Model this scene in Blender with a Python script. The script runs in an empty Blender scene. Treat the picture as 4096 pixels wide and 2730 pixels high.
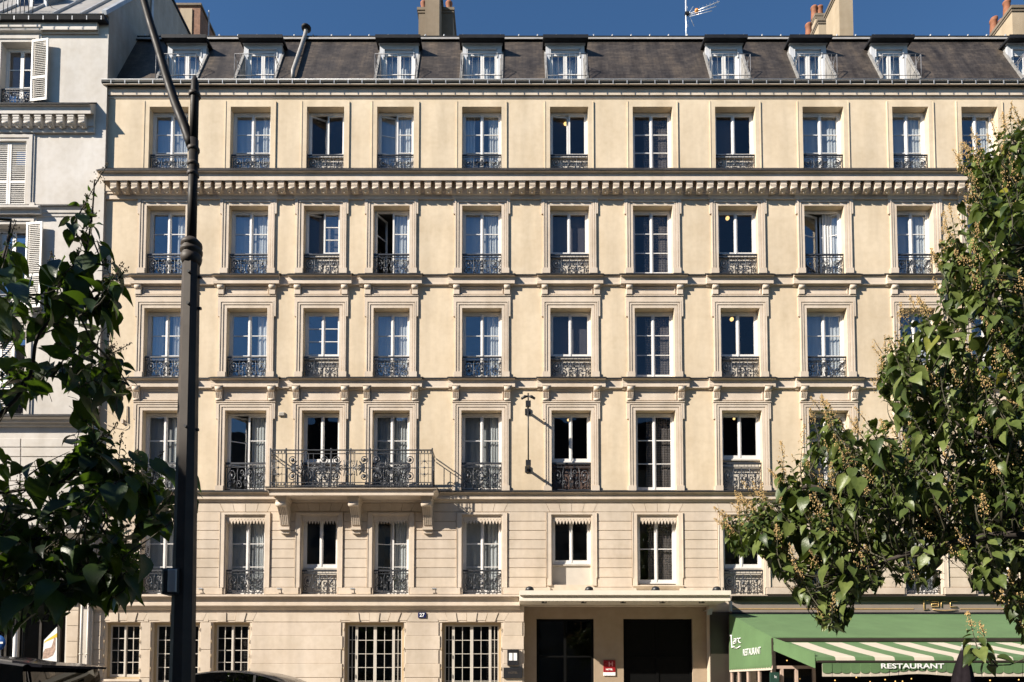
import bpy, math, random
from mathutils import Vector, Matrix
R = math.radians
rnd = random.Random(7)
sc = bpy.context.scene
COL = sc.collection

# ------------------------------------------------------------------ camera
FPX = 2767.0                      # focal length in photo pixels (4096 wide)
CY, CZ = -20.5, 1.5               # camera stands 20.5 m from the facade, eye height 1.5 m
TILT = R(2.6)
HOR = 2730.0                      # photo row of the horizon
SHIFT = HOR - 1365.0 - FPX * math.tan(TILT)
cam_d = bpy.data.cameras.new('camera')
cam_d.sensor_width = 36.0
cam_d.lens = FPX / 4096 * 36
cam_d.shift_y = SHIFT / 4096
cam_d.clip_start = 0.05
cam_d.clip_end = 1500
cam = bpy.data.objects.new('camera', cam_d)
COL.objects.link(cam)
cam.location = (0, CY, CZ)
cam.rotation_euler = (R(90) + TILT, 0, 0)
sc.camera = cam

# ------------------------------------------------------------------ sky, sun, exposure
SUNV = Vector((-1.7, -1.0, 1.2)).normalized()
EL = math.asin(SUNV.z)
AZ = math.atan2(SUNV.x, SUNV.y)
world = bpy.data.worlds.new("World")
sc.world = world
world.use_nodes = True
wn = world.node_tree
for n in list(wn.nodes): wn.nodes.remove(n)
wo = wn.nodes.new('ShaderNodeOutputWorld')
wb = wn.nodes.new('ShaderNodeBackground')
ws = wn.nodes.new('ShaderNodeTexSky')
ws.sky_type = 'NISHITA'
ws.sun_disc = False
ws.sun_elevation = EL
ws.sun_rotation = AZ
ws.altitude = 60
ws.air_density = 1.0
ws.dust_density = 0.0
ws.ozone_density = 3.5
wb.inputs[1].default_value = 0.068
wh = wn.nodes.new('ShaderNodeHueSaturation')
wh.inputs['Saturation'].default_value = 1.14
wn.links.new(ws.outputs[0], wh.inputs['Color'])
wn.links.new(wh.outputs[0], wb.inputs[0])
wn.links.new(wb.outputs[0], wo.inputs[0])
sd = bpy.data.lights.new('sun', 'SUN')
sd.energy = 5.0
sd.angle = R(0.5)
sd.color = (1.0, 0.92, 0.81)
sun = bpy.data.objects.new('sun', sd)
COL.objects.link(sun)
sun.rotation_euler = SUNV.to_track_quat('Z', 'Y').to_euler()
sun.location = (-40, -40, 50)
sc.view_settings.view_transform = 'Standard'
sc.view_settings.look = 'None'
sc.view_settings.gamma = 1
sc.view_settings.use_curve_mapping = False
sc.view_settings.exposure = 1.0
sc.render.engine = 'CYCLES'
sc.cycles.max_bounces = 8
sc.cycles.transparent_max_bounces = 24
sc.cycles.caustics_reflective = False
sc.cycles.caustics_refractive = False

# ------------------------------------------------------------------ photo pixel -> world point at depth plane y
ct, st = math.cos(TILT), math.sin(TILT)
def Zp(py, Y=0.0):
    v = (1365 + SHIFT - py) / FPX
    t = (Y - CY) / (ct - v * st)
    return CZ + t * (st + v * ct)
def Xp(px, py, Y=0.0):
    v = (1365 + SHIFT - py) / FPX
    t = (Y - CY) / (ct - v * st)
    return (px - 2048) / FPX * t
def P3(px, py, Y=0.0):
    return Vector((Xp(px, py, Y), Y, Zp(py, Y)))
def proj(p):
    dx, dy, dz = p[0], p[1] - CY, p[2] - CZ
    w = dy * ct + dz * st
    v = (-dy * st + dz * ct) / w
    return 2048 + FPX * dx / w, 1365 + SHIFT - FPX * v

# ------------------------------------------------------------------ mesh helper
class MB:
    def __init__(s):
        s.v = []; s.f = []; s.sm = []
    def add(s, vs, fs, smooth=False):
        b = len(s.v)
        s.v += [tuple(p) for p in vs]
        for f in fs:
            s.f.append([b + i for i in f]); s.sm.append(smooth)
        return s
    def box(s, x0, x1, y0, y1, z0, z1):
        return s.add([(x0,y0,z0),(x1,y0,z0),(x1,y1,z0),(x0,y1,z0),(x0,y0,z1),(x1,y0,z1),(x1,y1,z1),(x0,y1,z1)],
              [(0,3,2,1),(4,5,6,7),(0,1,5,4),(1,2,6,5),(2,3,7,6),(3,0,4,7)])
    def cbox(s, x0, x1, y0, y1, z0, z1, c=0.01):
        # box whose front (low y) edges are chamfered by c
        A = [(x0,y1,z0),(x1,y1,z0),(x1,y1,z1),(x0,y1,z1)]
        B = [(x0,y0+c,z0),(x1,y0+c,z0),(x1,y0+c,z1),(x0,y0+c,z1)]
        C = [(x0+c,y0,z0+c),(x1-c,y0,z0+c),(x1-c,y0,z1-c),(x0+c,y0,z1-c)]
        f = [(8,9,10,11)]
        for i in range(4):
            j = (i+1) % 4
            f += [(i,j,4+j,4+i), (4+i,4+j,8+j,8+i)]
        f.append((3,2,1,0))
        return s.add(A+B+C, f)
    def quad(s, a, b, c, d): return s.add([a,b,c,d], [(0,1,2,3)])
    def sweepx(s, prof, x0, x1, caps=True):
        n = len(prof)
        v = [(x0,y,z) for y,z in prof] + [(x1,y,z) for y,z in prof]
        f = [(i, i+1, n+i+1, n+i) for i in range(n-1)]
        if caps:
            f.append(tuple(range(n-1,-1,-1))); f.append(tuple(range(n, 2*n)))
        return s.add(v, f)
    def prism(s, poly, d):
        # poly: 3D polygon, extruded by vector d
        n = len(poly); d = Vector(d)
        v = [Vector(p) for p in poly] + [Vector(p)+d for p in poly]
        f = [tuple(range(n-1,-1,-1)), tuple(range(n,2*n))]
        for i in range(n):
            j = (i+1) % n
            f.append((i,j,n+j,n+i))
        return s.add(v, f)
    def tube(s, path, r, n=6, smooth=True, caps=True):
        path = [Vector(p) for p in path]
        m = len(path)
        rr = r if isinstance(r, (list, tuple)) else [r]*m
        up = Vector((0.123, 0.3, 1)).normalized()
        vs = []; u0 = None
        for i, p in enumerate(path):
            t = (path[min(i+1,m-1)] - path[max(i-1,0)])
            if t.length < 1e-9: t = Vector((0,0,1))
            t.normalize()
            if u0 is None:
                a = up if abs(t.dot(up)) < 0.95 else Vector((1,0,0))
                u0 = a.cross(t).normalized()
            u0 = (u0 - t*u0.dot(t))
            if u0.length < 1e-6: u0 = Vector((1,0,0)).cross(t)
            u0.normalize()
            w = t.cross(u0)
            for k in range(n):
                a = 2*math.pi*(k+0.5)/n
                vs.append(p + (u0*math.cos(a) + w*math.sin(a))*rr[i])
        f = []
        for i in range(m-1):
            for k in range(n):
                j = (k+1) % n
                f.append((i*n+k, i*n+j, (i+1)*n+j, (i+1)*n+k))
        s.add(vs, f, smooth)
        if caps:
            b = len(s.v) - len(vs)
            s.f.append([b+k for k in range(n-1,-1,-1)]); s.sm.append(False)
            s.f.append([b+(m-1)*n+k for k in range(n)]); s.sm.append(False)
        return s
    def lathe(s, c, prof, n=12, smooth=True, axis='z'):
        # prof: (r, h) up the axis from point c
        vs = []
        for r, h in prof:
            for k in range(n):
                a = 2*math.pi*k/n
                if axis == 'z': vs.append((c[0]+r*math.cos(a), c[1]+r*math.sin(a), c[2]+h))
                elif axis == 'y': vs.append((c[0]+r*math.cos(a), c[1]+h, c[2]+r*math.sin(a)))
                else: vs.append((c[0]+h, c[1]+r*math.cos(a), c[2]+r*math.sin(a)))
        f = []
        for i in range(len(prof)-1):
            for k in range(n):
                j = (k+1) % n
                f.append((i*n+k, i*n+j, (i+1)*n+j, (i+1)*n+k))
        f.append(tuple(range(n-1,-1,-1))); f.append(tuple((len(prof)-1)*n+k for k in range(n)))
        return s.add(vs, f, smooth)
    def mesh(s, name, mat, off=(0,0,0)):
        me = bpy.data.meshes.new(name)
        o = Vector(off)
        used = sorted({i for f in s.f for i in f}); rm_ = {k: i for i, k in enumerate(used)}
        me.from_pydata([tuple(Vector(s.v[k])-o) for k in used], [], [[rm_[i] for i in f] for f in s.f])
        me.polygons.foreach_set('use_smooth', s.sm)
        mats = mat if isinstance(mat, (list, tuple)) else [mat]
        for m in mats: me.materials.append(m)
        import bmesh
        bm = bmesh.new(); bm.from_mesh(me)
        bmesh.ops.recalc_face_normals(bm, faces=bm.faces)
        bm.to_mesh(me); bm.free()
        me.update()
        return me

def raw_mesh(name, v, f, mat, smooth=False):
    me = bpy.data.meshes.new(name)
    me.from_pydata(v, [], f)
    if smooth: me.polygons.foreach_set('use_smooth', [True]*len(f))
    me.materials.append(mat)
    me.update()
    return me

def root(name, loc, label, cat, group=None, kind=None):
    o = bpy.data.objects.new(name, None)
    o.empty_display_size = 0.3
    COL.objects.link(o)
    o.location = loc
    o['label'] = label; o['category'] = cat
    if group: o['group'] = group
    if kind: o['kind'] = kind
    return o
def worldloc(o):
    v = Vector((0,0,0))
    while o is not None:
        v += o.location; o = o.parent
    return v
def part(par, name, mb, mat, label=None, kind=None):
    """mb in world coordinates -> one mesh object under par"""
    me = mb.mesh(name, mat, worldloc(par)) if isinstance(mb, MB) else mb
    o = bpy.data.objects.new(name, me)
    COL.objects.link(o); o.parent = par
    if label: o['label'] = label
    if kind: o['kind'] = kind
    return o
def inst(par, name, me, loc, rotz=0, scale=None, kind=None):
    """shared mesh me placed at world loc under par"""
    o = bpy.data.objects.new(name, me)
    COL.objects.link(o); o.parent = par
    o.location = Vector(loc) - worldloc(par)
    if rotz: o.rotation_euler = (0,0,rotz)
    if scale: o.scale = scale
    if kind: o['kind'] = kind
    return o
def solo(name, mb, mat, loc, label, cat, group=None, kind=None):
    me = mb.mesh(name, mat, loc)
    o = bpy.data.objects.new(name, me)
    COL.objects.link(o); o.location = loc
    if label: o['label'] = label
    if cat: o['category'] = cat
    if group: o['group'] = group
    if kind: o['kind'] = kind
    return o

# ------------------------------------------------------------------ materials
def mat_new(name):
    m = bpy.data.materials.new(name); m.use_nodes = True
    nt = m.node_tree
    for n in list(nt.nodes): nt.nodes.remove(n)
    out = nt.nodes.new('ShaderNodeOutputMaterial')
    b = nt.nodes.new('ShaderNodeBsdfPrincipled')
    nt.links.new(b.outputs[0], out.inputs[0])
    return m, nt, b, out
def nd(nt, t, **kw):
    n = nt.nodes.new(t)
    for k, v in kw.items(): setattr(n, k, v)
    return n
def noise(nt, vec, scale, detail=4, rough=0.55):
    n = nd(nt, 'ShaderNodeTexNoise'); n.inputs['Scale'].default_value = scale
    n.inputs['Detail'].default_value = detail; n.inputs['Roughness'].default_value = rough
    nt.links.new(vec, n.inputs['Vector']); return n.outputs['Fac']
def mapping(nt, scale=(1,1,1), coord='Object'):
    tc = nd(nt, 'ShaderNodeTexCoord'); mp = nd(nt, 'ShaderNodeMapping')
    mp.inputs['Scale'].default_value = scale
    nt.links.new(tc.outputs[coord], mp.inputs['Vector']); return mp.outputs[0]
def ramp(nt, fac, stops):
    r = nd(nt, 'ShaderNodeValToRGB')
    e = r.color_ramp.elements
    while len(e) < len(stops): e.new(0.5)
    for i, (p, c) in enumerate(stops):
        e[i].position = p; e[i].color = (*c, 1) if len(c) == 3 else c
    nt.links.new(fac, r.inputs[0]); return r.outputs[0]
def mixc(nt, fac, a, b, mode='MIX'):
    m = nd(nt, 'ShaderNodeMix', data_type='RGBA', blend_type=mode)
    for s, v in ((m.inputs[0], fac), (m.inputs[6], a), (m.inputs[7], b)):
        if isinstance(v, (int, float)): s.default_value = v
        elif isinstance(v, tuple): s.default_value = (*v, 1)
        else: nt.links.new(v, s)
    return m.outputs[2]
def bump(nt, b, h, strength=0.3, dist=0.01):
    n = nd(nt, 'ShaderNodeBump'); n.inputs['Strength'].default_value = strength
    n.inputs['Distance'].default_value = dist
    nt.links.new(h, n.inputs['Height']); nt.links.new(n.outputs[0], b.inputs['Normal'])

def stone(name, base, vary=0.18, streak=0.15, bmp=0.25, objvar=0.0, rough=0.85, fine=40):
    m, nt, b, _ = mat_new(name)
    geo = nd(nt, 'ShaderNodeNewGeometry')
    pos = geo.outputs['Position']
    mp = nd(nt, 'ShaderNodeMapping'); mp.inputs['Scale'].default_value = (1.3, 1.3, 0.17)
    nt.links.new(pos, mp.inputs['Vector'])
    n1 = noise(nt, pos, 0.9, 5); n2 = noise(nt, mp.outputs[0], 1.3, 4, 0.55); n3 = noise(nt, pos, fine, 3); n4 = noise(nt, pos, 6, 4)
    dark = tuple(c*(1-vary)*k for c, k in zip(base, (1, .97, .92)))
    lite = tuple(min(1, c*(1+vary*.6)) for c in base)
    c1 = ramp(nt, n1, [(0.3, dark), (0.7, lite)])
    c2 = ramp(nt, n2, [(0.35, (1-streak,)*3), (0.62, (1,1,1))])
    c = mixc(nt, 1.0, c1, c2, 'MULTIPLY')
    c4 = ramp(nt, n4, [(0.3, (0.93,0.92,0.9)), (0.6, (1.0,1.0,1.0))])
    c = mixc(nt, 1.0, c, c4, 'MULTIPLY')
    if objvar:
        oi = nd(nt, 'ShaderNodeObjectInfo')
        c5 = ramp(nt, oi.outputs['Random'], [(0.0, (1-objvar,)*3), (0.5, (1,1-objvar*.1,1-objvar*.3)), (1.0, (1-objvar*.4, 1-objvar*.5, 1-objvar*.5))])
        c = mixc(nt, 1.0, c, c5, 'MULTIPLY')
    nt.links.new(c, b.inputs['Base Color'])
    b.inputs['Roughness'].default_value = rough
    b.inputs['Specular IOR Level'].default_value = 0.25
    bump(nt, b, n3, bmp, 0.006)
    return m
def simple(name, col, rough=0.5, metal=0.0, var=0.12, scale=8, bmp=0.0, spec=0.5, objvar=0.0):
    m, nt, b, _ = mat_new(name)
    geo = nd(nt, 'ShaderNodeNewGeometry'); pos = geo.outputs['Position']
    n1 = noise(nt, pos, scale, 5)
    c = ramp(nt, n1, [(0.3, tuple(x*(1-var) for x in col)), (0.7, tuple(min(1, x*(1+var)) for x in col))])
    if objvar:
        oi = nd(nt, 'ShaderNodeObjectInfo')
        c = mixc(nt, 1.0, c, ramp(nt, oi.outputs['Random'], [(0, (1-objvar,)*3), (1, (1, 1, 1))]), 'MULTIPLY')
    nt.links.new(c, b.inputs['Base Color'])
    b.inputs['Metallic'].default_value = metal
    b.inputs['Specular IOR Level'].default_value = spec
    rr = ramp(nt, noise(nt, pos, scale*2.3, 3), [(0.3, (max(0, rough-.08),)*3), (0.7, (min(1, rough+.08),)*3)])
    nt.links.new(rr, b.inputs['Roughness'])
    if bmp: bump(nt, b, noise(nt, pos, scale*6, 3), bmp, 0.004)
    return m
def emit(name, col, s):
    m, nt, b, _ = mat_new(name)
    b.inputs['Base Color'].default_value = (*col, 1)
    b.inputs['Emission Color'].default_value = (*col, 1)
    b.inputs['Emission Strength'].default_value = s
    return m

M = {}
M['render_wall'] = stone('cream_render', (0.662, 0.552, 0.405), 0.08, 0.16, 0.2)
M['trim'] = stone('limestone_trim', (0.63, 0.54, 0.445), 0.10, 0.14, 0.2)
M['block'] = stone('limestone_blocks', (0.612, 0.525, 0.43), 0.10, 0.16, 0.25, objvar=0.085)
M['white_render'] = stone('white_render', (0.60, 0.567, 0.525), 0.09, 0.12, 0.15)
M['white_trim'] = stone('white_trim', (0.60, 0.567, 0.525), 0.09, 0.12, 0.15)
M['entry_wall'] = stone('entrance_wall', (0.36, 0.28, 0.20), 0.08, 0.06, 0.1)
M['canopy'] = simple('canopy_paint', (0.70, 0.64, 0.53), 0.5, 0, 0.05, 3)
M['white_paint'] = simple('white_paint', (0.68, 0.66, 0.63), 0.4, 0, 0.05, 4)
M['cream_paint'] = simple('cream_paint', (0.52, 0.475, 0.41), 0.45, 0, 0.06, 4)
M['tan_paint'] = simple('tan_paint', (0.45, 0.34, 0.20), 0.5, 0, 0.08, 4)
M['shutter'] = simple('shutter_paint', (0.60, 0.57, 0.52), 0.5, 0, 0.06, 4)
M['iron'] = simple('wrought_iron', (0.045, 0.048, 0.055), 0.42, 0.3, 0.25, 20)
M['black'] = simple('black_metal', (0.018, 0.018, 0.02), 0.45, 0.2, 0.2, 15)
M['pole'] = simple('lamp_post_paint', (0.060, 0.049, 0.041), 0.55, 0.0, 0.18, 5, 0.06, spec=0.28)
M['arm_paint'] = simple('lamp_arm_paint', (0.022, 0.019, 0.017), 0.55, 0.0, 0.15, 6, spec=0.2)
M['zinc'] = simple('zinc', (0.42, 0.43, 0.44), 0.45, 0.35, 0.15, 3)
M['zinc_dark'] = simple('dark_zinc', (0.014, 0.0145, 0.017), 0.6, 0.0, 0.25, 4, spec=0.2)
M['zinc_pale'] = simple('pale_zinc', (0.29, 0.275, 0.255), 0.55, 0.1, 0.14, 3)
M['lead'] = simple('lead_flashing', (0.25, 0.24, 0.225), 0.6, 0.0, 0.25, 5)
M['gutter'] = simple('gutter_zinc', (0.018, 0.02, 0.019), 0.6, 0.0, 0.25, 4, spec=0.2)
M['chimney'] = stone('chimney_render', (0.42, 0.34, 0.24), 0.14, 0.2, 0.3)
M['chimney_brown'] = stone('chimney_brown_render', (0.27, 0.215, 0.155), 0.16, 0.25, 0.3)
M['chimney_grey'] = stone('chimney_grey_render', (0.20, 0.165, 0.125), 0.16, 0.25, 0.3)
M['party'] = stone('party_wall', (0.40, 0.365, 0.33), 0.15, 0.25, 0.3)
M['pot'] = simple('terracotta', (0.24, 0.09, 0.042), 0.8, 0, 0.2, 8)
M['interior'] = simple('room_paint', (0.30, 0.27, 0.235), 0.8, 0, 0.1, 1)
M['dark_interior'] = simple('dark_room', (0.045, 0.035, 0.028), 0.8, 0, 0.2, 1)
M['asphalt'] = simple('asphalt', (0.065, 0.063, 0.06), 0.85, 0, 0.25, 12, 0.4)
M['paving'] = simple('pavement', (0.30, 0.275, 0.24), 0.8, 0, 0.15, 3, 0.2)
M['kerb'] = simple('granite_kerb', (0.26, 0.255, 0.245), 0.75, 0, 0.2, 20, 0.2)
M['paintline'] = simple('road_paint', (0.75, 0.74, 0.70), 0.7, 0, 0.1, 6)
M['blue_enamel'] = simple('blue_enamel', (0.010, 0.016, 0.08), 0.25, 0, 0.05, 8)
M['white_print'] = simple('white_print', (0.8, 0.8, 0.78), 0.4, 0, 0.03, 8)
M['red_enamel'] = simple('red_enamel', (0.27, 0.015, 0.018), 0.3, 0, 0.08, 8)
M['gold'] = simple('brass_letters', (0.80, 0.52, 0.22), 0.35, 0.5, 0.1, 20)
M['fascia'] = simple('fascia_taupe', (0.235, 0.195, 0.165), 0.5, 0, 0.06, 3)
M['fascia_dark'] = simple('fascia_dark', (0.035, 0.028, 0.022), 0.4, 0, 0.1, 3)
M['green_cloth'] = simple('green_cloth', (0.086, 0.158, 0.062), 0.85, 0, 0.12, 1.2, 1.0)
M['cream_cloth'] = simple('cream_cloth', (0.50, 0.44, 0.355), 0.85, 0, 0.05, 4)
M['parasol'] = simple('parasol_cloth', (0.012, 0.009, 0.011), 0.9, 0, 0.3, 5, spec=0.1)
M['wood_frame'] = simple('pale_wood_frame', (0.46, 0.34, 0.27), 0.5, 0, 0.12, 6)
M['bark'] = simple('bark', (0.04, 0.031, 0.025), 0.9, 0, 0.3, 14, 0.5)
M['twig'] = simple('twig', (0.055, 0.05, 0.028), 0.8, 0, 0.25, 10)
M['rubber'] = simple('tyre_rubber', (0.02, 0.02, 0.02), 0.8, 0, 0.1, 10)
M['rim'] = simple('alloy', (0.5, 0.5, 0.5), 0.3, 0.8, 0.05, 10)
M['car_black'] = simple('black_car_paint', (0.012, 0.012, 0.016), 0.12, 0, 0.05, 3)
M['car_grey'] = simple('dark_car_paint', (0.02, 0.022, 0.026), 0.14, 0, 0.05, 3)
M['brown_box'] = simple('brown_blind', (0.075, 0.045, 0.035), 0.6, 0, 0.1, 3)
M['orange_plastic'] = simple('orange_plastic', (0.75, 0.28, 0.04), 0.4, 0, 0.05, 8)
M['aluminium'] = simple('aluminium', (0.72, 0.73, 0.74), 0.35, 0.5, 0.05, 8)
M['brick'] = simple('old_brick', (0.20, 0.105, 0.065), 0.9, 0, 0.3, 9, 0.4)
M['lamp_warm'] = emit('warm_lamp', (1.0, 0.62, 0.22), 1.3)
M['fairy'] = emit('fairy_light', (1.0, 0.55, 0.16), 1.1)
M['red_led'] = emit('red_led', (1.0, 0.03, 0.03), 1.6)
M['yellow_led'] = emit('yellow_led', (1.0, 0.65, 0.02), 0.9)
M['blue_led'] = emit('blue_led', (0.1, 0.45, 0.8), 0.4)
M['headlamp'] = simple('lamp_lens', (0.7, 0.7, 0.7), 0.1, 0, 0.03, 8)
M['tail'] = simple('red_lens', (0.35, 0.01, 0.01), 0.15, 0, 0.03, 8)
M['opp'] = stone('opposite_stone', (0.30, 0.265, 0.22), 0.12, 0.2, 0.2)
M['opp_glass'] = simple('opposite_window_dark', (0.03, 0.035, 0.04), 0.1, 0, 0.2, 1)

def glass_mat(name, tint, refl, wob=0.02, objtilt=0.012):
    m = bpy.data.materials.new(name); m.use_nodes = True
    nt = m.node_tree
    for n in list(nt.nodes): nt.nodes.remove(n)
    out = nd(nt, 'ShaderNodeOutputMaterial')
    tr = nd(nt, 'ShaderNodeBsdfTransparent'); tr.inputs[0].default_value = (*tint, 1)
    gl = nd(nt, 'ShaderNodeBsdfGlossy'); gl.inputs['Roughness'].default_value = 0.0
    gl.inputs[0].default_value = (0.95, 0.97, 1.0, 1)
    lw = nd(nt, 'ShaderNodeLayerWeight'); lw.inputs[0].default_value = 0.35
    mr = nd(nt, 'ShaderNodeMapRange')
    mr.inputs['From Min'].default_value = 0; mr.inputs['From Max'].default_value = 1
    mr.inputs['To Min'].default_value = refl; mr.inputs['To Max'].default_value = 0.75
    nt.links.new(lw.outputs['Facing'], mr.inputs[0])
    # facing goes 0 (head-on) .. 1 (grazing); square it for a glass-like falloff
    pw = nd(nt, 'ShaderNodeMath', operation='POWER'); pw.inputs[1].default_value = 3.0
    nt.links.new(lw.outputs['Facing'], pw.inputs[0]); nt.links.new(pw.outputs[0], mr.inputs[0])
    mx = nd(nt, 'ShaderNodeMixShader')
    nt.links.new(mr.outputs[0], mx.inputs[0]); nt.links.new(tr.outputs[0], mx.inputs[1]); nt.links.new(gl.outputs[0], mx.inputs[2])
    nt.links.new(mx.outputs[0], out.inputs[0])
    geo = nd(nt, 'ShaderNodeNewGeometry'); 
    b = nd(nt, 'ShaderNodeBump'); b.inputs['Strength'].default_value = 0.35; b.inputs['Distance'].default_value = wob
    nt.links.new(noise(nt, geo.outputs['Position'], 1.4, 1), b.inputs['Height'])
    nt.links.new(b.outputs[0], gl.inputs['Normal'])
    return m
M['glass'] = glass_mat('window_glass', (0.95, 0.97, 0.98), 0.12)
M['glass_dark'] = glass_mat('shaded_glass', (0.82, 0.82, 0.83), 0.045)
M['shop_glass'] = glass_mat('shop_glass', (0.6, 0.6, 0.6), 0.035)
M['car_glass'] = glass_mat('car_glass', (0.03, 0.035, 0.035), 0.05, 0.0)

def cloth_mat(name, col, transl):
    m = bpy.data.materials.new(name); m.use_nodes = True
    nt = m.node_tree
    for n in list(nt.nodes): nt.nodes.remove(n)
    out = nd(nt, 'ShaderNodeOutputMaterial')
    d = nd(nt, 'ShaderNodeBsdfDiffuse'); t = nd(nt, 'ShaderNodeBsdfTranslucent')
    geo = nd(nt, 'ShaderNodeNewGeometry')
    mp = nd(nt, 'ShaderNodeMapping'); mp.inputs['Scale'].default_value = (14, 14, 0.6)
    nt.links.new(geo.outputs['Position'], mp.inputs['Vector'])
    c = ramp(nt, noise(nt, mp.outputs[0], 1, 3), [(0.3, tuple(x*.85 for x in col)), (0.7, col)])
    nt.links.new(c, d.inputs[0]); nt.links.new(c, t.inputs[0])
    mx = nd(nt, 'ShaderNodeMixShader'); mx.inputs[0].default_value = transl
    nt.links.new(d.outputs[0], mx.inputs[1]); nt.links.new(t.outputs[0], mx.inputs[2]); nt.links.new(mx.outputs[0], out.inputs[0])
    return m
M['curtain'] = cloth_mat('sheer_curtain', (0.82, 0.82, 0.80), 0.3)
M['net'] = cloth_mat('net_curtain', (0.60, 0.60, 0.59), 0.3)
M['grey_blind'] = cloth_mat('grey_blind', (0.16, 0.155, 0.165), 0.1)
M['drape'] = cloth_mat('grey_drape', (0.10, 0.095, 0.09), 0.1)
def lace_mat():
    m = bpy.data.materials.new('lace'); m.use_nodes = True
    nt = m.node_tree
    for n in list(nt.nodes): nt.nodes.remove(n)
    out = nd(nt, 'ShaderNodeOutputMaterial')
    d = nd(nt, 'ShaderNodeBsdfDiffuse'); t = nd(nt, 'ShaderNodeBsdfTransparent')
    d.inputs[0].default_value = (0.26, 0.24, 0.22, 1)
    geo = nd(nt, 'ShaderNodeNewGeometry')
    br = nd(nt, 'ShaderNodeTexBrick'); br.offset = 0.0
    br.inputs['Scale'].default_value = 1.0; br.inputs['Brick Width'].default_value = 0.055; br.inputs['Row Height'].default_value = 0.075
    br.inputs['Mortar Size'].default_value = 0.008
    br.inputs['Color1'].default_value = (0, 0, 0, 1); br.inputs['Color2'].default_value = (0.35, 0.35, 0.35, 1); br.inputs['Mortar'].default_value = (1, 1, 1, 1)
    sep = nd(nt, 'ShaderNodeSeparateXYZ'); com = nd(nt, 'ShaderNodeCombineXYZ')
    nt.links.new(geo.outputs['Position'], sep.inputs[0]); nt.links.new(sep.outputs[0], com.inputs[0]); nt.links.new(sep.outputs[2], com.inputs[1])
    nt.links.new(com.outputs[0], br.inputs['Vector'])
    mr = nd(nt, 'ShaderNodeMapRange'); mr.inputs['To Min'].default_value = 0.35; mr.inputs['To Max'].default_value = 0.95
    nt.links.new(br.outputs[0], mr.inputs[0])
    mx = nd(nt, 'ShaderNodeMixShader')
    nt.links.new(mr.outputs[0], mx.inputs[0]); nt.links.new(t.outputs[0], mx.inputs[1]); nt.links.new(d.outputs[0], mx.inputs[2]); nt.links.new(mx.outputs[0], out.inputs[0])
    return m
M['lace'] = lace_mat()

def slate_mat():
    m, nt, b, _ = mat_new('slate_roof')
    geo = nd(nt, 'ShaderNodeNewGeometry'); pos = geo.outputs['Position']
    sep = nd(nt, 'ShaderNodeSeparateXYZ'); com = nd(nt, 'ShaderNodeCombineXYZ')
    nt.links.new(pos, sep.inputs[0]); nt.links.new(sep.outputs[0], com.inputs[0]); nt.links.new(sep.outputs[2], com.inputs[1])
    br = nd(nt, 'ShaderNodeTexBrick')
    br.inputs['Scale'].default_value = 1; br.inputs['Brick Width'].default_value = 0.22; br.inputs['Row Height'].default_value = 0.085
    br.inputs['Mortar Size'].default_value = 0.006; br.inputs['Bias'].default_value = 0.0
    br.inputs['Color1'].default_value = (0.038, 0.032, 0.028, 1); br.inputs['Color2'].default_value = (0.068, 0.057, 0.049, 1); br.inputs['Mortar'].default_value = (0.024, 0.02, 0.018, 1)
    nt.links.new(com.outputs[0], br.inputs['Vector'])
    mp = nd(nt, 'ShaderNodeMapping'); mp.inputs['Scale'].default_value = (2.2, 1, 0.35)
    nt.links.new(pos, mp.inputs['Vector'])
    st1 = ramp(nt, noise(nt, mp.outputs[0], 1.2, 6, 0.65), [(0.30, (0.45,0.43,0.42)), (0.48, (1,1,1)), (0.68, (1.8,1.7,1.52))])
    st2 = ramp(nt, noise(nt, pos, 1.1, 5), [(0.35, (0.8,0.8,0.82)), (0.65, (1.1,1.06,1.0))])
    c = mixc(nt, 1, mixc(nt, 1, br.outputs[0], st1, 'MULTIPLY'), st2, 'MULTIPLY')
    nt.links.new(c, b.inputs['Base Color'])
    b.inputs['Roughness'].default_value = 0.55
    b.inputs['Specular IOR Level'].default_value = 0.3
    bump(nt, b, br.outputs['Fac'], -0.5, 0.012)
    return m
M['slate'] = slate_mat()

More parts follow.
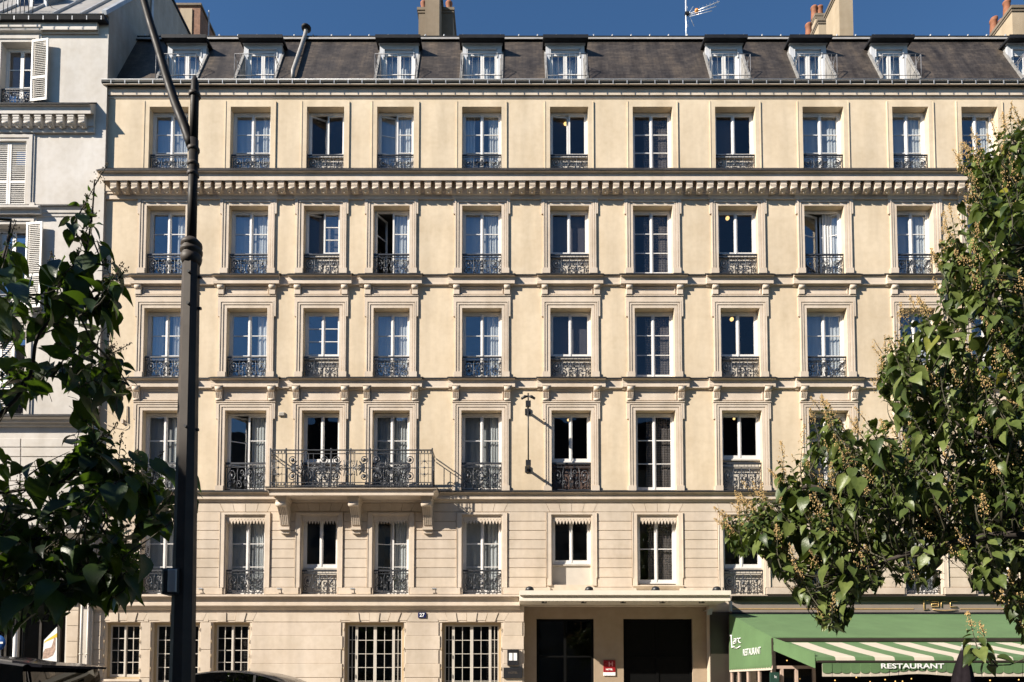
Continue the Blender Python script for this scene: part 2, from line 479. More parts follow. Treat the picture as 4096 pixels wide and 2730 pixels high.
def leaf_mat(name, dark, mid, lite, transl_col, tw=0.28, rough=0.38, yellow=0.0):
    m = bpy.data.materials.new(name); m.use_nodes = True
    nt = m.node_tree
    for n in list(nt.nodes): nt.nodes.remove(n)
    out = nd(nt, 'ShaderNodeOutputMaterial')
    b = nd(nt, 'ShaderNodeBsdfPrincipled'); t = nd(nt, 'ShaderNodeBsdfTranslucent')
    geo = nd(nt, 'ShaderNodeNewGeometry'); oi = nd(nt, 'ShaderNodeObjectInfo')
    ad = nd(nt, 'ShaderNodeMath', operation='ADD'); fr = nd(nt, 'ShaderNodeMath', operation='FRACT')
    nt.links.new(geo.outputs['Random Per Island'], ad.inputs[0]); nt.links.new(oi.outputs['Random'], ad.inputs[1]); nt.links.new(ad.outputs[0], fr.inputs[0])
    stops = [(0.0, dark), (0.45, mid), (0.9, lite)]
    if yellow: stops += [(0.985, lite), (0.997, (0.20, 0.19, 0.02))]
    c = ramp(nt, fr.outputs[0], stops)
    n1 = noise(nt, geo.outputs['Position'], 22, 3)
    c = mixc(nt, 1, c, ramp(nt, n1, [(0.3, (0.75,0.78,0.7)), (0.7, (1.15,1.12,1.05))]), 'MULTIPLY')
    nt.links.new(c, b.inputs['Base Color'])
    b.inputs['Roughness'].default_value = rough
    b.inputs['Specular IOR Level'].default_value = 0.35
    tc = mixc(nt, 1, ramp(nt, fr.outputs[0], [(0, tuple(x*.7 for x in transl_col)), (1, transl_col)]), (1,1,1), 'MULTIPLY')
    nt.links.new(tc, t.inputs[0])
    bm = nd(nt, 'ShaderNodeBump'); bm.inputs['Strength'].default_value = 0.25; bm.inputs['Distance'].default_value = 0.01
    nt.links.new(noise(nt, geo.outputs['Position'], 45, 2), bm.inputs['Height']); nt.links.new(bm.outputs[0], b.inputs['Normal'])
    mx = nd(nt, 'ShaderNodeMixShader'); mx.inputs[0].default_value = tw
    nt.links.new(b.outputs[0], mx.inputs[1]); nt.links.new(t.outputs[0], mx.inputs[2]); nt.links.new(mx.outputs[0], out.inputs[0])
    return m
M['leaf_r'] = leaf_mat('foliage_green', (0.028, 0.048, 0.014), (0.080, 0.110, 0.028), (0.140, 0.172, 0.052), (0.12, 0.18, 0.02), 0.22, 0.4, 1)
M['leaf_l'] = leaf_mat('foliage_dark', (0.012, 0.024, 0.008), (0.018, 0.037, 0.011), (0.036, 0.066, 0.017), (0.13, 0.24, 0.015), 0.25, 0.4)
M['drail'] = simple('grey_rail', (0.16, 0.16, 0.17), 0.5, 0.1, 0.1, 8)
M['dormer_white'] = simple('dormer_paint', (0.50, 0.51, 0.53), 0.5, 0, 0.08, 4)
M['void_black'] = simple('black_door', (0.004, 0.004, 0.004), 0.7, 0, 0.1, 4, spec=0.06)
M['bud'] = simple('flower_buds', (0.42, 0.28, 0.115), 0.8, 0, 0.35, 30)
M['bud_dark'] = simple('dark_flower_buds', (0.10, 0.075, 0.04), 0.8, 0, 0.35, 30)

def text_mesh(txt, size, mat, depth=0.004, squash=1.0, bold=0.0, align='CENTER'):
    cu = bpy.data.curves.new('lettering', 'FONT')
    cu.body = txt; cu.size = size; cu.extrude = depth; cu.offset = bold
    cu.align_x = align; cu.align_y = 'CENTER'; cu.resolution_u = 3
    ob = bpy.data.objects.new('lettering', cu)
    COL.objects.link(ob)
    dg = bpy.context.evaluated_depsgraph_get()
    me = bpy.data.meshes.new_from_object(ob.evaluated_get(dg))
    bpy.data.objects.remove(ob); bpy.data.curves.remove(cu)
    me.materials.clear(); me.materials.append(mat)
    me.name = 'lettering'
    return me
# =================================================================== GROUND
def sheet(name, x0, x1, y0, y1, z, mat, label=None):
    mb = MB(); mb.add([(x0,y0,z),(x1,y0,z),(x1,y1,z),(x0,y1,z)], [(0,1,2,3)])
    return solo(name, mb, mat, ((x0+x1)/2,(y0+y1)/2,z), label, None, kind='structure')
sheet('ground', -400, 400, -400, 400, -0.16, M['asphalt'])
def slab(name, x0, x1, y0, y1, z0, z1, mat):
    mb = MB(); mb.box(x0, x1, y0, y1, z0, z1)
    return solo(name, mb, mat, ((x0+x1)/2, (y0+y1)/2, z0), None, None, kind='structure')
sheet('road', -90, 90, -12.2, -7.0, -0.152, M['asphalt'])
slab('pavement', -90, 90, -6.85, 0.6, -0.15, 0.0, M['paving'])
slab('pavement', -90, 90, -30.0, -12.35, -0.15, 0.0, M['paving'])
slab('kerb', -90, 90, -7.0, -6.85, -0.15, 0.005, M['kerb'])
slab('kerb', -90, 90, -12.35, -12.2, -0.15, 0.005, M['kerb'])
mb = MB()
for i in range(-14, 14):
    mb.box(i*6.0, i*6.0+0.1, -9.2, -7.1, -0.1505, -0.147)
mb.box(-84, 84, -9.3, -9.2, -0.1505, -0.147)
solo('road_markings', mb, M['paintline'], (0, -8.2, -0.15), None, None, kind='structure')

# =================================================================== HOTEL
hotel = root('hotel_building', (3.0, 0, 0), 'long cream five-storey hotel with slate mansard roof and rows of tall windows', 'building')
XL, XR = Xp(400, 1400), Xp(4560, 1400)

W5 = [(597,753),(922,1082),(1227,1376),(1508,1655),(1848,2006),(2200,2353),(2531,2690),(2861,3022),(3211,3375),(3570,3715),(3847,3992)]
W4 = [(585,741),(915,1072),(1214,1359),(1493,1638),(1848,2006),(2200,2357),(2532,2691),(2873,3032),(3218,3378),(3588,3734),(3869,4014)]
W3 = [(575,732),(906,1068),(1212,1357),(1493,1638),(1848,2007),(2201,2366),(2539,2698),(2883,3040),(3228,3389),(3600,3745),(3885,4030)]
W2 = [(567,725),(898,1064),(1206,1357),(1489,1638),(1845,2007),(2206,2365),(2543,2703),(2889,3049),(3237,3397),(3610,3755),(3895,4040)]
W1 = [(567,722),(902,1058),(1205,1349),(1493,1635),(1850,2006),(2209,2365),(2552,2709),(2895,3055),(3243,3400),(3620,3765),(3905,4050)]
ROWS = {5:(W5,430,683,622), 4:(W4,825,1097,1019), 3:(W3,1234,1511,1429), 2:(W2,1643,1966,1853), 1:(W1,2064,2378,2282)}

def opening(r, i):
    ws_, pt, pb, prl = ROWS[r]
    a, b = ws_[i]
    pm = (pt+pb)/2
    if r == 1 and i in (5, 6): pb = 2340
    return Xp(a, pm), Xp(b, pm), Zp(pb), Zp(pt)

# ---- wall with openings, band by band
RD = 0.29
def wall_band(mb, x0, x1, z0, z1, holes, y=0.0, depth=RD):
    xs = sorted({x0, x1, *[h[0] for h in holes], *[h[1] for h in holes]})
    for a, b in zip(xs[:-1], xs[1:]):
        hs = [h for h in holes if h[0] <= a+1e-6 and h[1] >= b-1e-6]
        z = z0
        for h in sorted(hs, key=lambda h: h[2]):
            if h[2] > z+1e-4: mb.quad((a,y,z),(b,y,z),(b,y,h[2]),(a,y,h[2]))
            z = h[3]
        if z1 > z+1e-4: mb.quad((a,y,z),(b,y,z),(b,y,z1),(a,y,z1))
    for (a, b, c, d) in holes:
        e = y+depth
        mb.quad((a,y,c),(a,e,c),(a,e,d),(a,y,d)); mb.quad((b,y,c),(b,y,d),(b,e,d),(b,e,c))
        mb.quad((a,y,d),(b,y,d),(b,e,d),(a,e,d)); mb.quad((a,y,c),(b,y,c),(b,e,c),(a,e,c))

G = [(420,560,2490,2717),(607,798,2490,2800),(848,998,2490,2717),(1377,1615,2490,2800),(1767,2004,2490,2800)]
def gopen(i):
    a, b, t, bt = G[i]
    return Xp(a, 2600), Xp(b, 2600), Zp(bt), Zp(t)
ENT = (Xp(2097,2600), Xp(2838,2600), 0.02, Zp(2425))
SHOP = (Xp(2950,2600), Xp(4500,2600), 0.02, Zp(2450))

bands = [(5, Zp(690), Zp(395)+0.25), (4, Zp(1105), Zp(690)), (3, Zp(1518), Zp(1105)), (2, Zp(1974), Zp(1518))]
mb = MB()
for r, z0, z1 in bands:
    wall_band(mb, XL, XR, z0, z1, [opening(r, i) for i in range(11)])
mb.quad((XL,0,0),(XL,8,0),(XL,8,Zp(160)),(XL,0,Zp(330)))
mb.quad((XR,0,0),(XR,8,0),(XR,8,Zp(160)),(XR,0,Zp(330)))
part(hotel, 'wall', mb, M['render_wall'])
mb = MB()
wall_band(mb, XL, XR, Zp(2384), Zp(1974), [opening(1, i) for i in range(11)])
wall_band(mb, XL, XR, 0.0, Zp(2384), [gopen(i) for i in range(5)] + [ENT, SHOP])
part(hotel, 'wall', mb, M['block'])

# ---- rooms behind the windows
mb = MB()
sl = [Zp(683), Zp(1097), Zp(1511), Zp(1966), Zp(2384)]
for z in sl + [Zp(360)]:
    mb.box(XL+.01, XR-.01, 0.34, 4.4, z-0.28, z-0.02)
mb.box(XL+.01, XR-.01, 4.4, 4.5, 0, Zp(360))
for r in (5, 4, 3, 2, 1):
    zb = Zp(ROWS[r][2]) - 0.02
    zt = {5: Zp(360), 4: Zp(683), 3: Zp(1097), 2: Zp(1511), 1: Zp(1966)}[r] - 0.28
    for i in range(10):
        xm = (opening(r, i)[1] + opening(r, i+1)[0]) / 2
        mb.box(xm-.06, xm+.06, 0.34, 4.4, zb, zt)
part(hotel, 'room_walls', mb, M['interior'])
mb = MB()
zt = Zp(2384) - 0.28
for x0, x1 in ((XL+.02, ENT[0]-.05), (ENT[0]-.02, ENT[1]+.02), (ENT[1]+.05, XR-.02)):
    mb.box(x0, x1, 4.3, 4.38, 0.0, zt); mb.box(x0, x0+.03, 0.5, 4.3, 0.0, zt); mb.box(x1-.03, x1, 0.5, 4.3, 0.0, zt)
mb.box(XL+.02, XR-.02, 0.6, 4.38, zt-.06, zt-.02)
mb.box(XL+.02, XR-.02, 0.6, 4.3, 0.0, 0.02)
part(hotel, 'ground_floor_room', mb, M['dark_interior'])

# ---- full length mouldings
def prof(pts): return [(Y, Zp(py, Y)) for Y, py in pts]
def moulding(name, pts, x0=XL-.02, x1=XR, mat='trim', par=hotel):
    p = prof(pts)
    mbx = MB(); mbx.sweepx(p, x0, x1)
    return part(par, name, mbx, M[mat])
# top cornice under the gutter
moulding('cornice', [(0.0,320),(-.20,334),(-.20,337),(-.055,346),(-.055,352),(-.062,371),(-.068,372),(-.068,380.5),(-.03,382),(-.02,394),(0.0,396)])
# modillion cornice at the fourth floor
moulding('cornice', [(0.0,676),(-.395,681.5),(-.395,684.5),(-.315,692),(-.31,705),(-.325,706.5),(-.325,722),(-.10,722.5),(-.10,764),(-.08,768),(-.08,775),(-.05,777),(-.05,797),(0.0,800)])
moulding('ledge_flashing', [(0.0,672),(-.415,679.5),(-.415,682.5),(-.38,681.8),(0.0,677)], mat='zinc_dark')
# string courses between the window ledges
for pt in (1102, 1516):
    moulding('string_course', [(0.0,pt-3),(-.075,pt),(-.075,pt+3),(-.055,pt+6),(-.055,pt+30),(-.07,pt+31),(-.07,pt+36),(-.02,pt+40),(0.0,pt+42)])
    moulding('ledge_flashing', [(0.0,pt-5),(-.095,pt-2.5),(-.095,pt+.6),(0.0,pt-2.6)], mat='zinc_dark')
# first floor cornice
moulding('cornice', [(0.0,1964),(-.19,1967.5),(-.19,1970.5),(-.105,1974),(-.10,1986.5),(-.12,1988),(-.12,1996.5),(-.05,1999),(-.035,2010),(0.0,2012)])
moulding('ledge_flashing', [(0.0,1961),(-.215,1965.5),(-.215,1968.2),(0.0,1963.6)], mat='zinc_dark')
# cornice over the ground floor (left of the canopy)
xg = Xp(2079, 2400)
moulding('cornice', [(0.0,2379),(-.285,2379),(-.285,2386),(-.155,2389),(-.15,2409),(-.165,2410.5),(-.165,2423),(-.08,2426),(-.05,2436),(0.0,2440)], XL-.25, xg)

# ---- modillions
mo = MB()
w = .088
mo.add([(-w,.19,.14),(w,.19,.14),(w,.19,-.14),(-w,.19,-.14), (-w,0,.14),(w,0,.14),(w,0.0,-.02),(-w,0.0,-.02),(w,.012,-.06),(-w,.012,-.06),(w,.06,-.115),(-w,.06,-.115)],
       [(4,5,6,7),(7,6,8,9),(9,8,10,11),(11,10,2,3),(0,1,5,4),(0,4,7,9,11,3),(1,2,10,8,6,5),(0,3,2,1)])
mo.box(-w-.012, w+.012, -.012, .19, .10, .142)
mo.box(-w-.006, w+.006, -.012, .02, .02, .036)
mo.tube([(-w-.004, .022, -.062), (w+.004, .022, -.062)], .030, 8)
mo.box(-.02, .02, .085, .15, -.165, -.115)
mod_me = mo.mesh('modillion', M['trim'])
x = Xp(452, 745, -.3)
step = (Xp(4017, 745, -.3) - Xp(452, 745, -.3)) / 85.0
zm = Zp(743, -.29)
while x < XR:
    inst(hotel, 'modillion', mod_me, (x, -.285, zm))
    x += step

# ---- surrounds, ledges, brackets
def ring(mb, x0, x1, z0, z1, oi, oo, y0, y1=0.0):
    mb.box(x0-oo, x0-oi, y0, y1, z0, z1+oi)
    mb.box(x1+oi, x1+oo, y0, y1, z0, z1+oi)
    mb.box(x0-oo, x1+oo, y0, y1, z1+oi, z1+oo)

def console(flute):
    c = MB(); h = .30 if not flute else .46; w = .095
    if not flute:
        c.tube([(-w, -.07, h-.075), (w, -.07, h-.075)], .068, 12)
        c.box(-w, w, -.06, .0, h-.075, h)
        c.cbox(-w+.004, w-.004, -.085, 0, 0, .155, .008)
        c.box(-w, w, -.05, 0, .155, h-.075)
    else:
        c.tube([(-w, -.085, h-.10), (w, -.085, h-.10)], .075, 12)
        c.box(-w-.02, w+.02, -.15, 0, h-.03, h)
        c.box(-w, w, -.08, 0, h-.10, h-.03)
        c.add([(-w,-.115,.24),(w,-.115,.24),(w,-.05,.05),(-w,-.05,.05),(-w,0,.24),(w,0,.24),(w,0,.05),(-w,0,.05)],
              [(0,1,2,3),(0,3,7,4),(1,5,6,2),(0,4,5,1),(3,2,6,7)])
        c.box(-w, w, -.06, 0, .24, h-.10)
        for k in range(4):
            xx = -w+.024+k*.048
            c.add([(xx-.012,-.13,.245),(xx+.012,-.13,.245),(xx+.012,-.066,.06),(xx-.012,-.066,.06),(xx-.012,-.09,.245),(xx+.012,-.09,.245),(xx+.012,-.04,.06),(xx-.012,-.04,.06)],
                  [(0,1,2,3),(0,3,7,4),(1,5,6,2),(0,4,5,1),(3,2,6,7)])
        c.tube([(-w, -.06, .04), (w, -.06, .04)], .034, 10)
        c.box(-w, w, -.05, 0, .0, .05)
    return c.mesh('bracket', M['trim'])
con3, con2 = console(False), console(True)

def ledge(x0, x1, pt, name='window_ledge'):
    mbx = MB()
    mbx.sweepx(prof([(-.01,pt-2),(-.215,pt),(-.215,pt+3),(-.135,pt+9),(-.125,pt+23),(-.14,pt+24.5),(-.14,pt+36),(-.06,pt+38),(-.04,pt+48),(-.01,pt+50)]), x0, x1)
    o = part(hotel, name, mbx, M['trim'])
    mbx = MB(); mbx.sweepx(prof([(-.012,pt-4.2),(-.235,pt-1.8),(-.235,pt+.9),(-.012,pt-2.1)]), x0-.025, x1+.025)
    part(o, 'flashing', mbx, M['zinc_dark'])
    return o

for r, pt in ((4, 1098), (3, 1511.5)):
    i = 0
    while i < 11:
        a, b, _, _ = opening(r, i)
        if r == 3 and i == 2: b = opening(r, 3)[1]; i += 1
        ledge(a-.40, b+.40, pt); i += 1

def surround(r, i):
    x0, x1, z0, z1 = opening(r, i)
    mbx = MB()
    if r == 5:
        zt = Zp(408)
        mbx.box(x0-.16, x0, -.022, 0, z0, z1); mbx.box(x1, x1+.16, -.022, 0, z0, z1); mbx.box(x0-.16, x1+.16, -.022, 0, z1, zt)
        mbx.box(x0-.165, x0-.14, -.034, 0.001, z0, zt); mbx.box(x1+.14, x1+.165, -.034, 0.001, z0, zt)
        return part(hotel, 'window_surround', mbx, M['render_wall'])
    if r == 1:
        zt = Zp(2052)
        zq = z0+(.20 if i not in (5, 6) else -.03)
        mbx.box(x0-.15, x0-.03, -.05, 0, zq, zt); mbx.box(x1+.03, x1+.15, -.05, 0, zq, zt)
        if i == 6: mbx.sweepx([(0,z0-.14),(-.03,z0-.13),(-.05,z0-.10),(-.10,z0-.05),(-.10,z0-.031),(0,z0-.031)], x0-.17, x1+.17)
        mbx.box(x0-.03, x1+.03, -.05, 0, z1+.03, zt)
        mbx.box(x0-.03, x0, -.02, 0, z0, z1); mbx.box(x1, x1+.03, -.02, 0, z0, z1); mbx.box(x0-.03, x1+.03, -.02, 0, z1, z1+.03)
        mbx.box(x0-.168, x0-.15, -.062, 0, z0+.2, zt); mbx.box(x1+.15, x1+.168, -.062, 0, z0+.2, zt)
        return part(hotel, 'window_surround', mbx, M['trim'])
    # rows 4-2: stepped architrave with crossettes and plinth blocks
    zc = z1 - .27
    ring(mbx, x0, x1, z0+.16, z1, 0.0, .085, -.022)
    ring(mbx, x0, x1, z0+.16, z1, .085, .10, -.008)
    ring(mbx, x0, x1, z0+.16, z1, .10, .155, -.04)
    ring(mbx, x0, x1, z0+.16, z1, .155, .17, -.012)
    ring(mbx, x0, x1, z0+.16, z1, .17, .205, -.055)
    for s in (-1, 1):
        xa = x0 if s < 0 else x1
        def bx(a, b, y, za, zb): mbx.box(min(xa+s*a, xa+s*b), max(xa+s*a, xa+s*b), y, 0, za, zb)
        bx(.205, .262, -.048, zc, z1+.205)
        bx(0, .235, -.065, z0, z0+.16)
        bx(.235, .262, -.03, z0, z0+.14)
    o = None
    if r == 4:
        zh0, zh1 = Zp(801), Zp(772)
        mbx.box(x0-.262, x1+.262, -.05, 0, z1+.205, zh0)
        mbx.sweepx([(0,zh0),(-.06,zh0),(-.075,zh0+.05),(-.075,zh0+.09),(-.11,zh0+.11),(-.125,zh0+.15),(-.125,zh1),(0,zh1)], x0-.30, x1+.30)
        o = part(hotel, 'window_surround', mbx, M['trim'])
    else:
        pt, pb, pa = {3: (1150, 1188, 1187), 2: (1552, 1613, 1611)}[r]
        za, zb = Zp(pa), Zp(pt-10)
        mbx.box(x0-.262, x1+.262, -.045, 0, z1+.205, za-.015)
        mbx.box(x0-.275, x1+.275, -.07, 0, za-.015, za+.02)
        mbx.box(x0-.262, x1+.262, -.012, 0, za+.02, zb)
        xi0, xi1 = x0-.03, x1+.03
        pz0, pz1 = za+.055, Zp({3:1152, 2:1562}[r])
        f = .028
        mbx.box(xi0, xi0+f, -.04, 0, pz0, pz1); mbx.box(xi1-f, xi1, -.04, 0, pz0, pz1)
        mbx.box(xi0+f, xi1-f, -.04, 0, pz0, pz0+f); mbx.box(xi0+f, xi1-f, -.04, 0, pz1-f, pz1)
        o = part(hotel, 'window_surround', mbx, M['trim'])
        me = con3 if r == 3 else con2
        zc0 = za+.022
        for xx in (x0-.165, x1+.165):
            inst(o, 'bracket', me, (xx, -.012, zc0))
    return o

# ---- window joinery
def local_boxes(hx, s, yf, a, boxes):
    mbx = MB()
    for (u0,u1,w0,w1,z0,z1) in boxes: mbx.box(u0,u1,w0,w1,z0,z1)
    ca, sa = math.cos(a), math.sin(a)
    mbx.v = [(hx + s*(u*ca - w*sa), yf + u*sa + w*ca, z) for u,w,z in mbx.v]
    return mbx
def sash(par, hx, s, width, yf, z0, z1, ang, fr, mat, st=.05, bar=.024, vbars=(), glass='glass', rail=.08):
    bx = [(0,st,0,.045,z0,z1),(width-st,width,0,.045,z0,z1),(st,width-st,0,.045,z0,z0+rail),(st,width-st,0,.045,z1-st,z1)]
    a, b = z0+rail, z1-st
    cuts = [a] + [a+(b-a)*f for f in fr] + [b]
    vc = [st] + [st+(width-2*st)*f for f in vbars] + [width-st]
    for z in cuts[1:-1]: bx.append((st, width-st, .008, .038, z-bar/2, z+bar/2))
    for v in vc[1:-1]:
        for za, zb in zip(cuts[:-1], cuts[1:]):
            bx.append((v-bar/2, v+bar/2, .01, .036, za+bar/2, zb-bar/2))
    o = part(par, 'sash', local_boxes(hx, s, yf, ang, bx), M[mat])
    for za, zb in zip(cuts[:-1], cuts[1:]):
        for va, vb in zip(vc[:-1], vc[1:]):
            e = rnd.uniform(-.0022, .0022)
            pb = local_boxes(hx, s, yf, ang, [(va, vb, .02, .025, za, zb)])
            # panes never sit perfectly parallel: lean each a little
            zc = (za+zb)/2
            pb.v = [(x, y + e*(z-zc)/max(.1, zb-za)*2, z) for x, y, z in pb.v]
            part(par, 'pane', pb, M[glass])
    return o
def wavy(x0, x1, z0, z1, y, amp=.014, wl=.09):
    mbx = MB(); n = max(8, int((x1-x0)/.018))
    ph = rnd.uniform(0, 6)
    vs = []; fs = []
    for i in range(n+1):
        x = x0 + (x1-x0)*i/n
        d = amp*math.sin(2*math.pi*x/wl+ph) + amp*.6*math.sin(2*math.pi*x/(wl*2.7)+ph*2)
        vs += [(x, y+d*.5, z1), (x+d*.2, y+d*1.3, z0)]
        if i: fs.append((2*i-2, 2*i-1, 2*i+1, 2*i))
    mbx.add(vs, fs, True)
    return mbx

def spiral(cx, cz, r0, r1, a0, turns, n=14):
    return [(cx + (r0+(r1-r0)*i/n)*math.cos(a0+turns*2*math.pi*i/n), 0, cz + (r0+(r1-r0)*i/n)*math.sin(a0+turns*2*math.pi*i/n)) for i in range(n+1)]
def railing_mesh():
    b = MB(); W = .5; r = .0085
    b.box(-W, W, -.022, .022, .468, .50)
    b.box(-W, W, -.01, .01, .415, .428)
    b.box(-W, W, -.012, .012, .025, .042)
    for s in (-1, 1):
        b.box(s*W-.012, s*W+.012, -.012, .012, 0, .47)
        for k in range(5): b.box(s*(.07+.09*k)-.004, s*(.07+.09*k)+.004, -.005, .005, .428, .468)
        b.tube(spiral(s*.335, .275, .125, .025, R(250) if s > 0 else R(-70), 1.6*s), r*1.15, 4)
        b.tube(spiral(s*.40, .115, .065, .015, R(120) if s > 0 else R(60), -1.3*s, 10), r, 4)
        b.tube(spiral(s*.165, .12, .075, .018, R(60) if s > 0 else R(120), 1.4*s, 10), r, 4)
        b.tube(spiral(s*.10, .33, .06, .015, R(-90), -1.2*s, 10), r, 4)
        b.tube([(s*.21, 0, .042), (s*.225, 0, .13), (s*.20, 0, .22), (s*.215, 0, .32), (s*.19, 0, .415)], r*1.2, 4)
        b.tube([(s*.46, 0, .042), (s*.455, 0, .2), (s*.46, 0, .415)], r*.8, 4)
        b.tube([(s*.02, 0, .06), (s*.05, 0, .17), (s*.015, 0, .24), (s*.05, 0, .30)], r, 4)
        b.lathe((s*.335, 0, .275), [(.001,-.012),(.032,-.008),(.032,.008),(.001,.012)], 8, axis='y')
        b.prism([(s*.25,-.006,.18),(s*.31,-.006,.13),(s*.29,-.006,.21)], (0,.012,0))
        b.prism([(s*.12,-.006,.20),(s*.16,-.006,.26),(s*.10,-.006,.25)], (0,.012,0))
    b.tube([(0, 0, .042), (0, 0, .415)], r*1.3, 4)
    b.lathe((0, 0, .22), [(.001,-.016),(.036,-.01),(.036,.01),(.001,.016)], 8, axis='y')
    b.prism([(-.035,-.006,.30),(.035,-.006,.30),(0,-.006,.40)], (0,.012,0))
    b.prism([(-.035,-.006,.15),(.035,-.006,.15),(0,-.006,.06)], (0,.012,0))
    return b.mesh('railing', M['iron'])
RAIL = railing_mesh()

YF = .20
FR3 = (1/3, 2/3)
def window(r, i, typ, openL=0.0, openR=0.0, curtain=True, note=None):
    x0, x1, z0, z1 = opening(r, i)
    prl = ROWS[r][3]
    zr = Zp(prl, .09)
    zw0 = z0 + .03
    if typ == 'B': zw0 = zr + (.02 if r != 1 else .08)
    if r == 2 and typ == 'B': zw0 = Zp({2: 1853, 5: 1851, 7: 1838}.get(i, 1850), YF)
    if r == 1 and i == 5: zw0 = Zp(2258, YF)
    zt = z1 - (.02 if r != 1 else .0)
    f = .05
    if typ == 'C' and r in (3, 2, 4, 1): zw0 = z0 + .06
    fb = MB()
    fb.box(x0, x0+f, YF, YF+.075, zw0, zt); fb.box(x1-f, x1, YF, YF+.075, zw0, zt)
    fb.box(x0+f, x1-f, YF, YF+.075, zw0, zw0+f*.8); fb.box(x0+f, x1-f, YF, YF+.075, zt-f, zt)
    if r == 1:   # blind box with a cut-out valance hangs at the head
        pass
    win = part(hotel, 'window', fb, M['white_paint'], label=note)
    hw = (x1-x0)/2 - f - .002
    za, zb = zw0+f*.8+.003, zt-f-.003
    fr = FR3 if typ in 'AC' else ()
    gl = 'glass' if typ == 'A' else 'glass_dark'
    if (r, i) == (3, 2): fr = FR3; gl = 'glass'
    frL = fr
    frR = FR3 if (r, i) == (4, 2) else fr
    if (r, i) == (1, 6): frL = frR = (.52,)
    sash(win, x0+f+.001, 1, hw, YF+.018, za, zb, openL, frL, 'white_paint', glass=gl)
    sash(win, x1-f-.001, -1, hw, YF+.018, za, zb, openR, frR, 'white_paint', glass='glass' if (r, i) == (4, 2) else gl)
    if openL < .05 and openR < .05:
        xm = (x0+x1)/2
        mb2 = MB(); mb2.cbox(xm-.028, xm+.028, YF+.002, YF+.017, za, zb, .008); part(win, 'cover_strip', mb2, M['white_paint'])
    if typ == 'A' and curtain:
        yc = .315
        if openL > .3:
            part(win, 'curtain', wavy((x0+x1)/2+.08, x1-.02, z0+.05, z1-.05, yc), M['curtain'])
        else:
            q = rnd.random(); wd_ = x1-x0
            c0 = x0+wd_*rnd.uniform(.52, .72)
            part(win, 'curtain', wavy(c0, x1-.02, z0+.05, z1-.03, yc+rnd.uniform(0,.02), rnd.uniform(.010,.022), rnd.uniform(.07,.13)), M['curtain'])
            if q < .75: part(win, 'net_curtain', wavy(x0+.02, c0+.1, z0+.05, z1-.03, yc+.05, .006, .2), M['net'])
            elif q < .9: part(win, 'curtain', wavy(x0+.02, x0+wd_*rnd.uniform(.2,.35), z0+.05, z1-.03, yc+.05, .015), M['curtain'])
    if (r, i) == (4, 1):
        part(win, 'drape', wavy(x0+.1, (x0+x1)/2-.05, z0+.05, z1-.05, .40, .03), M['drape'])
    if (r, i) in ((4,5),(3,5),(5,7),(4,2)) and typ == 'B':
        bb_ = MB(); bb_.box(x0+.05, (x0+x1)/2+.02 if (r,i) == (5,7) else x1-.05, .36, .365, zw0+.05, zt-.06); part(win, 'roller_blind', bb_, M['grey_blind'])
    if typ == 'C':
        part(win, 'lace_curtain', wavy((x0+x1)/2-.22, x1-.04, z0+.1, z1-.12, .33, .006), M['lace'])
    if typ == 'B':
        pb = MB(); pb.box(x0, x1, YF+.02, YF+.07, z0+.005, zw0-.002)
        pb.box(x0-.0, x1, YF-.03, YF+.02, zw0-.045, zw0-.012)
        part(win, 'infill_panel', pb, M['cream_paint'] if not (r == 2 and i == 5) else M['brown_box'])
    if typ in 'AB' and not (r == 1 and i == 5):
        hgt = zr - z0 - .0
        inst(win, 'railing', RAIL, ((x0+x1)/2, .09, z0+.012), scale=((x1-x0)-.01, 1, hgt/.5))
    return win

def valance(i):
    x0, x1, z0, z1 = opening(1, i)
    b = MB()
    zb = Zp(2099, .03); zm = Zp(2083, .03); n = 12; w = (x1-x0-.02)/n
    b.box(x0+.01, x1-.01, .02, .03, zm, z1)
    for k in range(n):
        a = x0+.01+k*w
        b.prism([(a+.004,.02,zm),(a+w-.004,.02,zm),(a+w*.72,.02,zm-(zm-zb)*.55),(a+w/2,.02,zb),(a+w*.28,.02,zm-(zm-zb)*.55)], (0,.01,0))
        b.lathe((a+w/2, .012, zm+.03), [(.001,0),(.018,.004),(.018,.012)], 6, axis='y')
    return part(hotel, 'valance', b, M['trim'])

TYP = 'AABAABCBAAA'
opens = {(5,2):(.42,.05), (5,3):(.22,0), (4,2):(.35,.0), (4,3):(1.0,.0), (4,8):(.34,.34), (2,1):(.5,.0), (1,3):(.35,0), (5,5):(.12,0)}
for r in (5,4,3,2,1):
    for i in range(11):
        surround(r, i)
        ol, orr = opens.get((r, i), (0, 0))
        note = 'white window with a casement standing open' if max(ol, orr) > .2 else 'tall dark stair window with patterned net curtain' if TYP[i] == 'C' else 'short dark window above a cream panel' if TYP[i] == 'B' else None
        window(r, i, TYP[i], ol, orr, note=note)
        if r == 1: valance(i)

# ---- first floor masonry: flat-arch stones and coursed piers
def stone_block(x0, x1, z0, z1, y=-.024, c=.009, par=hotel, mat='block'):
    b = MB(); b.cbox(x0, x1, y, 0.0, z0, z1, c)
    return part(par, 'stone_block', b, M[mat])
g_ = .006
lines = [2049,2087,2124,2161,2198,2235,2273,2311,2351]
zl = [Zp(p) for p in lines]
edges = [XL] 
for i in range(11):
    x0, x1, _, _ = opening(1, i)
    edges += [x0-.175, x1+.175]
edges.append(XR)
for k in range(0, len(edges), 2):
    a, b = edges[k], edges[k+1]
    for z1, z0 in zip(zl[:-1], zl[1:]):
        stone_block(a+g_, b-g_, z0+g_, z1-g_)
    bb = MB(); bb.cbox(a-.12 if k else a, b+.12, -.05, 0, Zp(2379)+.002, Zp(2351)-g_, .008); part(hotel, 'plinth_block', bb, M['block'])
zt, zb = Zp(2014.5), Zp(2049)
